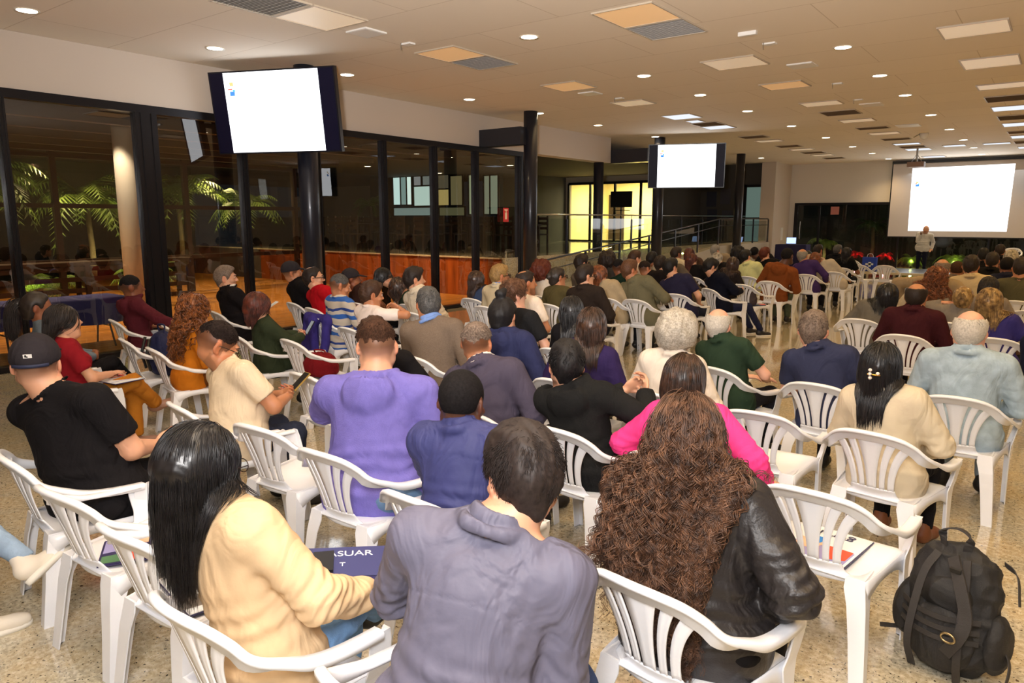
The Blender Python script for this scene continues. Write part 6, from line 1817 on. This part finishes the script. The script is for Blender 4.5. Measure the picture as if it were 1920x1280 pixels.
seatc(.25, 9.0, 0, 'empty white armchair behind the violet-blue top at the right edge')
seatc(-.25, 11.0, 2, 'empty white armchair farther back at the right edge')
seatc(-1.3, 27.4, 170, 'white armchair standing on the stage at right', z=.2)
# the speaker
p_spk = person(1737, 423, (-3.98, 29.4, 172), 'bald bearded speaker in a white shirt and dark trousers, microphone at his mouth', top='shirt', tc=(206, 204, 198), hair='none', skin='fair', pants=(24, 26, 44), legs='stand', z0=0, build=1.3, L0=.76, detail=.012, hp=4,
  arms=[(-.29, .03, -.07, (-.3, -1, 0)), (.05, .20, .44, (.3, -.1, -1), (-.2, .2, 1), (-.3, -.9, 0), 1.2)], beard=.6)
# ------------------------------------------------------------------ belongings
M_bnavy = mat('navy_card', rgb(46, 40, 84), .5)
def C4(k, *c): return mat('print_' + k, rgb(*c), .5)
M_pap = C4('white', 226, 232, 240); M_pred = C4('red', 226, 84, 58); M_plil = C4('lilac', 150, 146, 196); M_pblue = C4('blue', 44, 132, 222); M_porg = C4('peach', 232, 190, 158); M_pgrn = C4('green', 78, 120, 84); M_ink = C4('ink', 50, 48, 84)
def lerp_poly(pts, z, th=.0006):
    n = len(pts)
    V = [(x, y, z) for x, y in pts] + [(x, y, z + th) for x, y in pts]
    m_ = MB()
    T = [(0, i, i + 1) for i in range(1, n - 1)] + [(n, n + i + 1, n + i) for i in range(1, n - 1)]
    Q = [(i, (i + 1) % n, n + (i + 1) % n, n + i) for i in range(n)]
    return m_.add(V, Q, T)
def folder(x, y, z, rz, label, style=0, sc=1.0, name='folder'):
    r = empty(name, (x, y, z), rz)
    w_, h_ = .125 * sc, .165 * sc
    MB().box(-w_, -h_, 0, w_, h_, .006).build('cover', M_bnavy, r)
    MB().box(-w_ + .003, -h_ + .003, .006, w_ - .003, h_ - .003, .009).build('pages', M_pap if style != 1 else M_bnavy, r)
    z1 = .0091
    q = [('lilac_print', M_plil, [(-.9, .05), (.85, .05), (.85, .85), (-.9, .85)]), ('red_print', M_pred, [(-.85, .0), (-.1, .0), (-.3, .75), (-.85, .55)]), ('peach_print', M_porg, [(.0, -.02), (.8, -.1), (.8, .4), (.3, .45)]),
         ('blue_print', M_pblue, [(.12, -.32), (.62, -.38), (.55, -.1), (.3, -.05), (.2, .12)])]
    if style == 1: q = [('lilac_print', M_plil, [(-.9, -.1), (.8, .1), (.9, .9), (-.9, .9)]), ('green_print', M_pgrn, [(-.9, -.9), (.2, -.9), (-.1, -.3), (-.9, -.35)]), ('red_print', M_pred, [(.25, -.9), (.9, -.9), (.9, .05), (-.05, -.3)]), ('peach_print', M_porg, [(.2, .5), (.88, .3), (.88, .88), (.0, .88)])]
    if style == 2: q = [('red_print', M_pred, [(-.9, -.9), (.2, -.9), (.0, -.3), (-.8, -.4)]), ('lilac_print', M_plil, [(-.9, .55), (.9, .55), (.9, .62), (-.9, .62)])]
    if style == 3: q = []
    for i, (nm, m_, pl) in enumerate(q):
        lerp_poly([(a * w_, b * h_) for a, b in pl], z1 + i * .0007).build(nm, m_, r)
    if style in (0, 2):
        text('lettering', 'genial' if style == 2 else 'geral', M_ink, r, .07 * sc, (0, -.62 * h_, z1 + .003), Rz(0), .0004)
    if style == 3:
        text('lettering', 'mercado\nde trabalho', M_ink, r, .028 * sc, (0, .2 * h_, z1 + .001), Rz(0), .0004)
        MB().box(-w_, -.32 * h_, z1, w_, -.22 * h_, z1 + .002).build('dark_band', C4('dark', 50, 54, 60), r)
    tag(r, label, 'folder' if name == 'folder' else 'booklet')
    return r
folder(-.72, 3.30, .437, math.radians(172), 'colourful folder with navy border on the empty armchair beside the backpack', 0, 1.15)
folder(-3.20, 1.36, .437, math.radians(60), 'lilac, green and red booklet on the empty armchair next to the dark cap', 1, .8, 'booklet')
folder(-2.60, 1.40, .437, math.radians(80), 'grey and white folder on the empty armchair left of the beige blazer', 3, 1.05)
# lap items (held at lap height above the thighs of their owners)
def lap(ctx, dx, dy, dz):
    r = ctx['root']; R_ = Rz(r.rotation_euler[2]); p_ = ctx['hip'] + np.array([dx, dy, dz])
    w_ = R_ @ p_ + np.array(r.location)
    return w_, r.rotation_euler[2]
pr = PEOPLE
def who(u):
    return [c for c in PEOPLE if c['key'] == u][0]
w_, a_ = lap(who(378), .00, .33, .172)
r = empty('notebook', w_, a_ + 2.45)
r.rotation_euler = (0.05, -.05, a_ + 2.45)
MB().box(-.105, -.15, 0, .105, .15, .003).box(-.105, -.15, .019, .105, .15, .022).box(-.105, -.15, 0, -.1, .15, .022).build('cover', mat('notebook_navy', rgb(54, 58, 108), .5), r)
MB().box(-.1, -.146, .003, .102, .146, .019).build('pages', M_pap, r)
text('lettering', 'SASUAR', M_pap, r, .052, (.055, 0, .0225), Rz(-PI / 2), .0004)
text('lettering', 'g  T', M_pap, r, .035, (-.02, .03, .0225), Rz(-PI / 2), .0004)
tag(r, 'navy notebook with white lettering on the lap of the woman in the beige blazer', 'notebook')
o = MB().box(-.036, -.075, 0, .036, .075, .009).build('smartphone', M_black); o.location = w_ + np.array([-.05, -.06, .024]); o.rotation_euler = (0, 0, a_ + .9)
tag(o, 'dark phone lying on the navy notebook', 'phone')
w_, a_ = lap(who(110), .03, .30, .115)
r = folder(w_[0], w_[1], w_[2], a_ - 1.2, 'white and red booklet on the lap of the woman in the dark red t-shirt', 2, 1.0, 'booklet')
def phone_in(u, tilt, label, col=(20, 20, 22), lit=None, off=(0, .04, .03)):
    c = who(u); W0, W1 = c['out'][0][2], c['out'][1][2]
    r0 = c['root']; R_ = Rz(r0.rotation_euler[2])
    m_ = (W0 + W1) / 2 + np.array([0, .075, .045]) + np.array(off)
    r = empty('smartphone', R_ @ m_ + np.array(r0.location)); r.rotation_euler = (tilt, 0, r0.rotation_euler[2])
    MB().box(-.037, -.076, -.005, .037, .076, .005).build('case', mat('phone_case_%d' % u, rgb(*col), .4), r)
    MB().box(-.034, -.072, .005, .034, .072, .006).build('display', lit or M_black, r)
    tag(r, label, 'phone')
phone_in(425, .7, 'phone with an ochre case held by the man in the cream t-shirt', (170, 140, 70))
phone_in(490, 1.0, 'dark phone held up by the woman in dark green', (24, 24, 26), emis('phone_text', (.5, .5, .5), .5), (.02, .03, .03))
phone_in(420, .5, 'white paper held by the grey-haired man in black', (226, 222, 216), M_pap)
# watch of the man with the cap
c = who(62); S_, E_, W_ = c['out'][0]; dn = (W_ - E_) / np.linalg.norm(W_ - E_)
wr = MB(); fr_ = _frame(dn); cc_ = W_ - dn * .028
th = np.linspace(0, 2 * PI, 20)
G = [[cc_ + fr_ @ np.array([math.cos(a) * .036, math.sin(a) * .034, zz]) for a in th] for zz in (-.011, .011)]
wr.slab(np.array(G), .003); wo = wr.build('watch_strap', M_black, c['root'], True)
MB().lathe([(0, 0), (.016, 0), (.015, .007), (0, .008)], 16, cc_ + fr_ @ np.array([0, -.034, 0]) , fr_ @ Rx(PI / 2)).build('watch_face', M_chrome, wo, True)
# microphone
c = who(1737); W_ = c['out'][1][2]
r0 = c['root']; R_ = Rz(r0.rotation_euler[2])
r = empty('microphone', R_ @ (W_ + np.array([-.02, .06, .06])) + np.array(r0.location)); r.rotation_euler = (-.5, 0, r0.rotation_euler[2])
MB().lathe([(.012, -.16), (.017, .0)], 12).build('handle', M_black, r, True)
MB().lathe([(.012, 0), (.026, .02), (.027, .04), (.0, .062)], 14).build('head', M_chrome, r, True)
tag(r, 'black microphone in the hand of the speaker', 'microphone')
# pearl hair clip
c = who(1655); H_ = c['H']
cl = MB().tube([H_(-.03, -.150, -.02), H_(.03, -.150, -.02)], .004, 6).build('hair_clip', mat('gold_clip', rgb(200, 150, 60), .3, .8), c['root'])
for q in ((-.016, -.158, .004), (-.016, -.160, -.016), (-.014, -.158, -.036), (.020, -.158, -.010)):
    MB().lathe([(0, -.010), (.007, -.007), (.0105, 0), (.007, .007), (0, .010)], 12, H_(*q)).build('pearl', mat('pearl', rgb(236, 222, 210), .2), cl, True)
# white tie of the ponytail
c = who(66); H_ = c['H']
MB().lathe([(.020, -.01), (.030, -.006), (.030, .006), (.020, .01)], 16, H_(0, -.135, .035), c['Rh'] @ Rx(1.3)).build('hair_tie', M_white, c['root'], True)
# violet jacket over the chair back of the striped shirt
r = empty('hung_jacket', (-6.62, 5.40, 0), math.radians(-8))
g = Fld((-.36, -.52, .28), (.36, .02, .95), .014)
g.cone((-.20, -.29, .80), (.20, -.29, .80), .045, .045, .03).cone((-.22, -.28, .74), (-.24, -.33, .40), .05, .045, .05).cone((.0, -.34, .76), (.0, -.34, .42), .05, .05, .08).cone((.20, -.29, .76), (.19, -.33, .42), .05, .05, .06).cone((-.1, -.34, .76), (-.1, -.34, .36), .05, .04, .08)
V, Q = g.mesh(); V = V + g.grad(V) * (.010 * wob(V, 22, 3, (1.4, 1.4, .35)))[:, None]
mk('jacket_body', V, Q, cloth_material('violet_jacket', rgb(60, 52, 128), 'fleece'), r)
tag(r, 'violet jacket hung over the back of the armchair of the striped shirt', 'jacket')

def soft_bag(name, x, y, z, rz, L_, D_, Hh, col, label, cat='bag', seed=1, kind='knit', h=.009, top=.8):
    r = empty(name, (x, y, z), rz)
    g = Fld((-L_ * .75, -D_ * .8, -.02), (L_ * .75, D_ * .8, Hh * 1.3), h)
    g.ell((0, 0, Hh * .42), (L_ * .5, D_ * .5, Hh * .46), None, .02).ell((0, 0, Hh * .18), (L_ * .5, D_ * .5, Hh * .22), None, .05).ell((0, 0, Hh * .75), (L_ * .5 * top, D_ * .36, Hh * .25), None, .06)
    g.plane((0, 0, 0), (0, 0, -1), (-1, -1, -1), (1, 1, .2))
    V, Q = g.mesh(); V = V + g.grad(V) * (.008 * ridges(V, 16, seed))[:, None]; V[:, 2] = np.maximum(V[:, 2], 0)
    mk('bag_body', V, Q, cloth_material(label[:10].replace(' ', '_'), rgb(*col), kind), r)
    MB().tube(spline([(-L_ * .22, 0, Hh * .93), (-L_ * .15, -.02, Hh * 1.12), (L_ * .12, .02, Hh * 1.12), (L_ * .2, 0, Hh * .93)], 16), .008, 6).build('handle', cloth_material(label[:10].replace(' ', '_'), rgb(*col), kind), r, True)
    tag(r, label, cat)
    return r
soft_bag('handbag', -5.53, 4.26, .436, math.radians(-9), .40, .30, .21, (116, 24, 30), 'dark red quilted bag lying on the armchair right of the dark green dress', 'bag', 2)
b_ = soft_bag('backpack', -6.76, 3.38, .436, math.radians(-14), .30, .26, .42, (24, 30, 70), 'navy backpack with teal trim on the armchair behind the orange top', 'backpack', 3, 'shell', top=.9)
MB().tube(spline([(-.13, .11, .05), (-.15, .125, .25), (-.10, .12, .38), (.05, .12, .42)], 16), .007, 6).build('teal_trim', mat('teal', rgb(24, 130, 128), .5), b_, True)
MB().obox((.10, .13, .12), (.08, .03, .06), Rz(0)).build('teal_pocket', mat('teal', rgb(24, 130, 128), .5), b_)
MB().tube([(-.09, -.14, .06), (-.10, -.17, .2), (-.08, -.13, .36)], .014, 6).tube([(.09, -.14, .06), (.10, -.17, .2), (.08, -.13, .36)], .014, 6).build('shoulder_strap', M_black, b_, True)
soft_bag('handbag', -4.22, 12.38, .436, -.3, .24, .16, .28, (58, 46, 50), 'dark upright bag on the empty aisle armchair', 'bag', 4, 'shell', h=.014, top=.6)
folder(-4.12, 12.52, .437, .4, 'yellowish booklet lying beside the dark bag on the aisle armchair', 1, .9, 'booklet')
# the big black backpack on the floor at right
c0 = at_z(1782, 1262, 0.0)
bp = empty('backpack', (float(c0[0]) - .02, float(c0[1]) + .07, 0), math.radians(-16))
M_bp = mat('black_nylon', rgb(34, 32, 31), .62, bump=.35, bscale=420, folds=.5)
M_bpw = mat('black_webbing', rgb(46, 42, 40), .6, bump=.4, bscale=500)
g = Fld((-.30, -.30, -.03), (.30, .30, .62), .007)
g.ell((0, .0, .27), (.180, .115, .285), None, .03).ell((0, .0, .15), (.185, .13, .17), None, .06).ell((0, .02, .42), (.145, .09, .11), None, .06)
g.plane((0, 0, .0), (0, 0, -1), (-1, -1, -1), (1, 1, .2))
V, Q = g.mesh(); V = V + g.grad(V) * (.009 * ridges(V, 13, 1, (1, 1, 1.4)) + .004 * wob(V, 30, 2))[:, None]; V[:, 2] = np.maximum(V[:, 2], 0)
mk('main_compartment', V, Q, M_bp, bp)
for nm, c_, r_ in (('front_pocket', (.0, -.115, .17), (.130, .062, .145)), ('upper_pocket', (.0, -.095, .36), (.105, .045, .075)), ('side_pocket', (-.175, -.01, .20), (.048, .09, .13)), ('side_pocket', (.178, -.01, .18), (.046, .09, .13))):
    f = Fld(np.array(c_) - np.array(r_) - .03, np.array(c_) + np.array(r_) + .03, .007)
    f.ell(c_, r_, None, 0).plane((0, 0, .002), (0, 0, -1), (-1, -1, -1), (1, 1, .1))
    V, Q = f.mesh(); V = V + f.grad(V) * (.006 * ridges(V, 17, 4))[:, None]; V[:, 2] = np.maximum(V[:, 2], 0)
    mk(nm, V, Q, M_bp, bp)
def ribbon(pts, wd, th=.004, n=24, nrm=(0, -1, 0)):
    Pp = spline(pts, n); T_ = np.gradient(Pp, axis=0); T_ /= np.linalg.norm(T_, axis=1)[:, None]
    A = np.cross(T_, np.asarray(nrm, float)); A /= np.linalg.norm(A, axis=1)[:, None] + 1e-9
    return MB().slab(np.stack([Pp - A * wd / 2, Pp + A * wd / 2], 1), th)
ribbon([(-.05, -.03, .53), (-.055, -.035, .60), (0, -.03, .625), (.045, -.03, .60), (.04, -.03, .53)], .034, .006, nrm=(0, 0.2, 1)).build('carry_handle', M_bpw, bp)
for x0 in (-.075, .085):
    ribbon([(x0 * .7, -.07, .52), (x0, -.135, .44), (x0 * 1.15, -.185, .27), (x0 * 1.2, -.195, .14), (x0 * 1.1, -.15, .02)], .030, .005).build('compression_strap', M_bpw, bp)
ribbon([(.02, -.10, .53), (.08, -.17, .45), (.12, -.20, .34), (.11, -.215, .26), (.06, -.20, .16)], .048, .010).build('padded_strap', M_bpw, bp)
for z_ in (.30, .255, .21):
    ribbon([(-.15, -.125, z_), (-.07, -.175, z_ - .005), (.04, -.19, z_), (.15, -.13, z_ + .005)], .022, .004, nrm=(0, -1, .05)).build('webbing_row', M_bpw, bp)
ribbon([(.16, .02, .52), (.22, -.02, .50), (.25, -.06, .40)], .022, .004, nrm=(1, 0, 0)).build('loose_strap', M_bpw, bp)
ribbon([(.18, .0, .20), (.235, -.04, .13), (.24, -.10, .02)], .03, .004, nrm=(1, 0, 0)).build('loose_strap', M_bpw, bp)
ribbon([(-.18, -.06, .11), (-.25, -.10, .10)], .03, .006, 8, nrm=(0, 0, 1)).build('buckle_tab', M_bpw, bp)
MB().tube([(.075 + .026 * math.cos(a), -.232, .245 + .019 * math.sin(a)) for a in np.linspace(0, 2 * PI, 24)], .0045, 8).build('metal_ring', mat('brass_ring', rgb(170, 150, 110), .3, .9), bp, True)
MB().obox((.05, -.155, .50), (.04, .012, .02), Rx(.3)).build('buckle', M_black, bp)
tag(bp, 'large black backpack with straps and metal ring on the floor at the right', 'backpack')
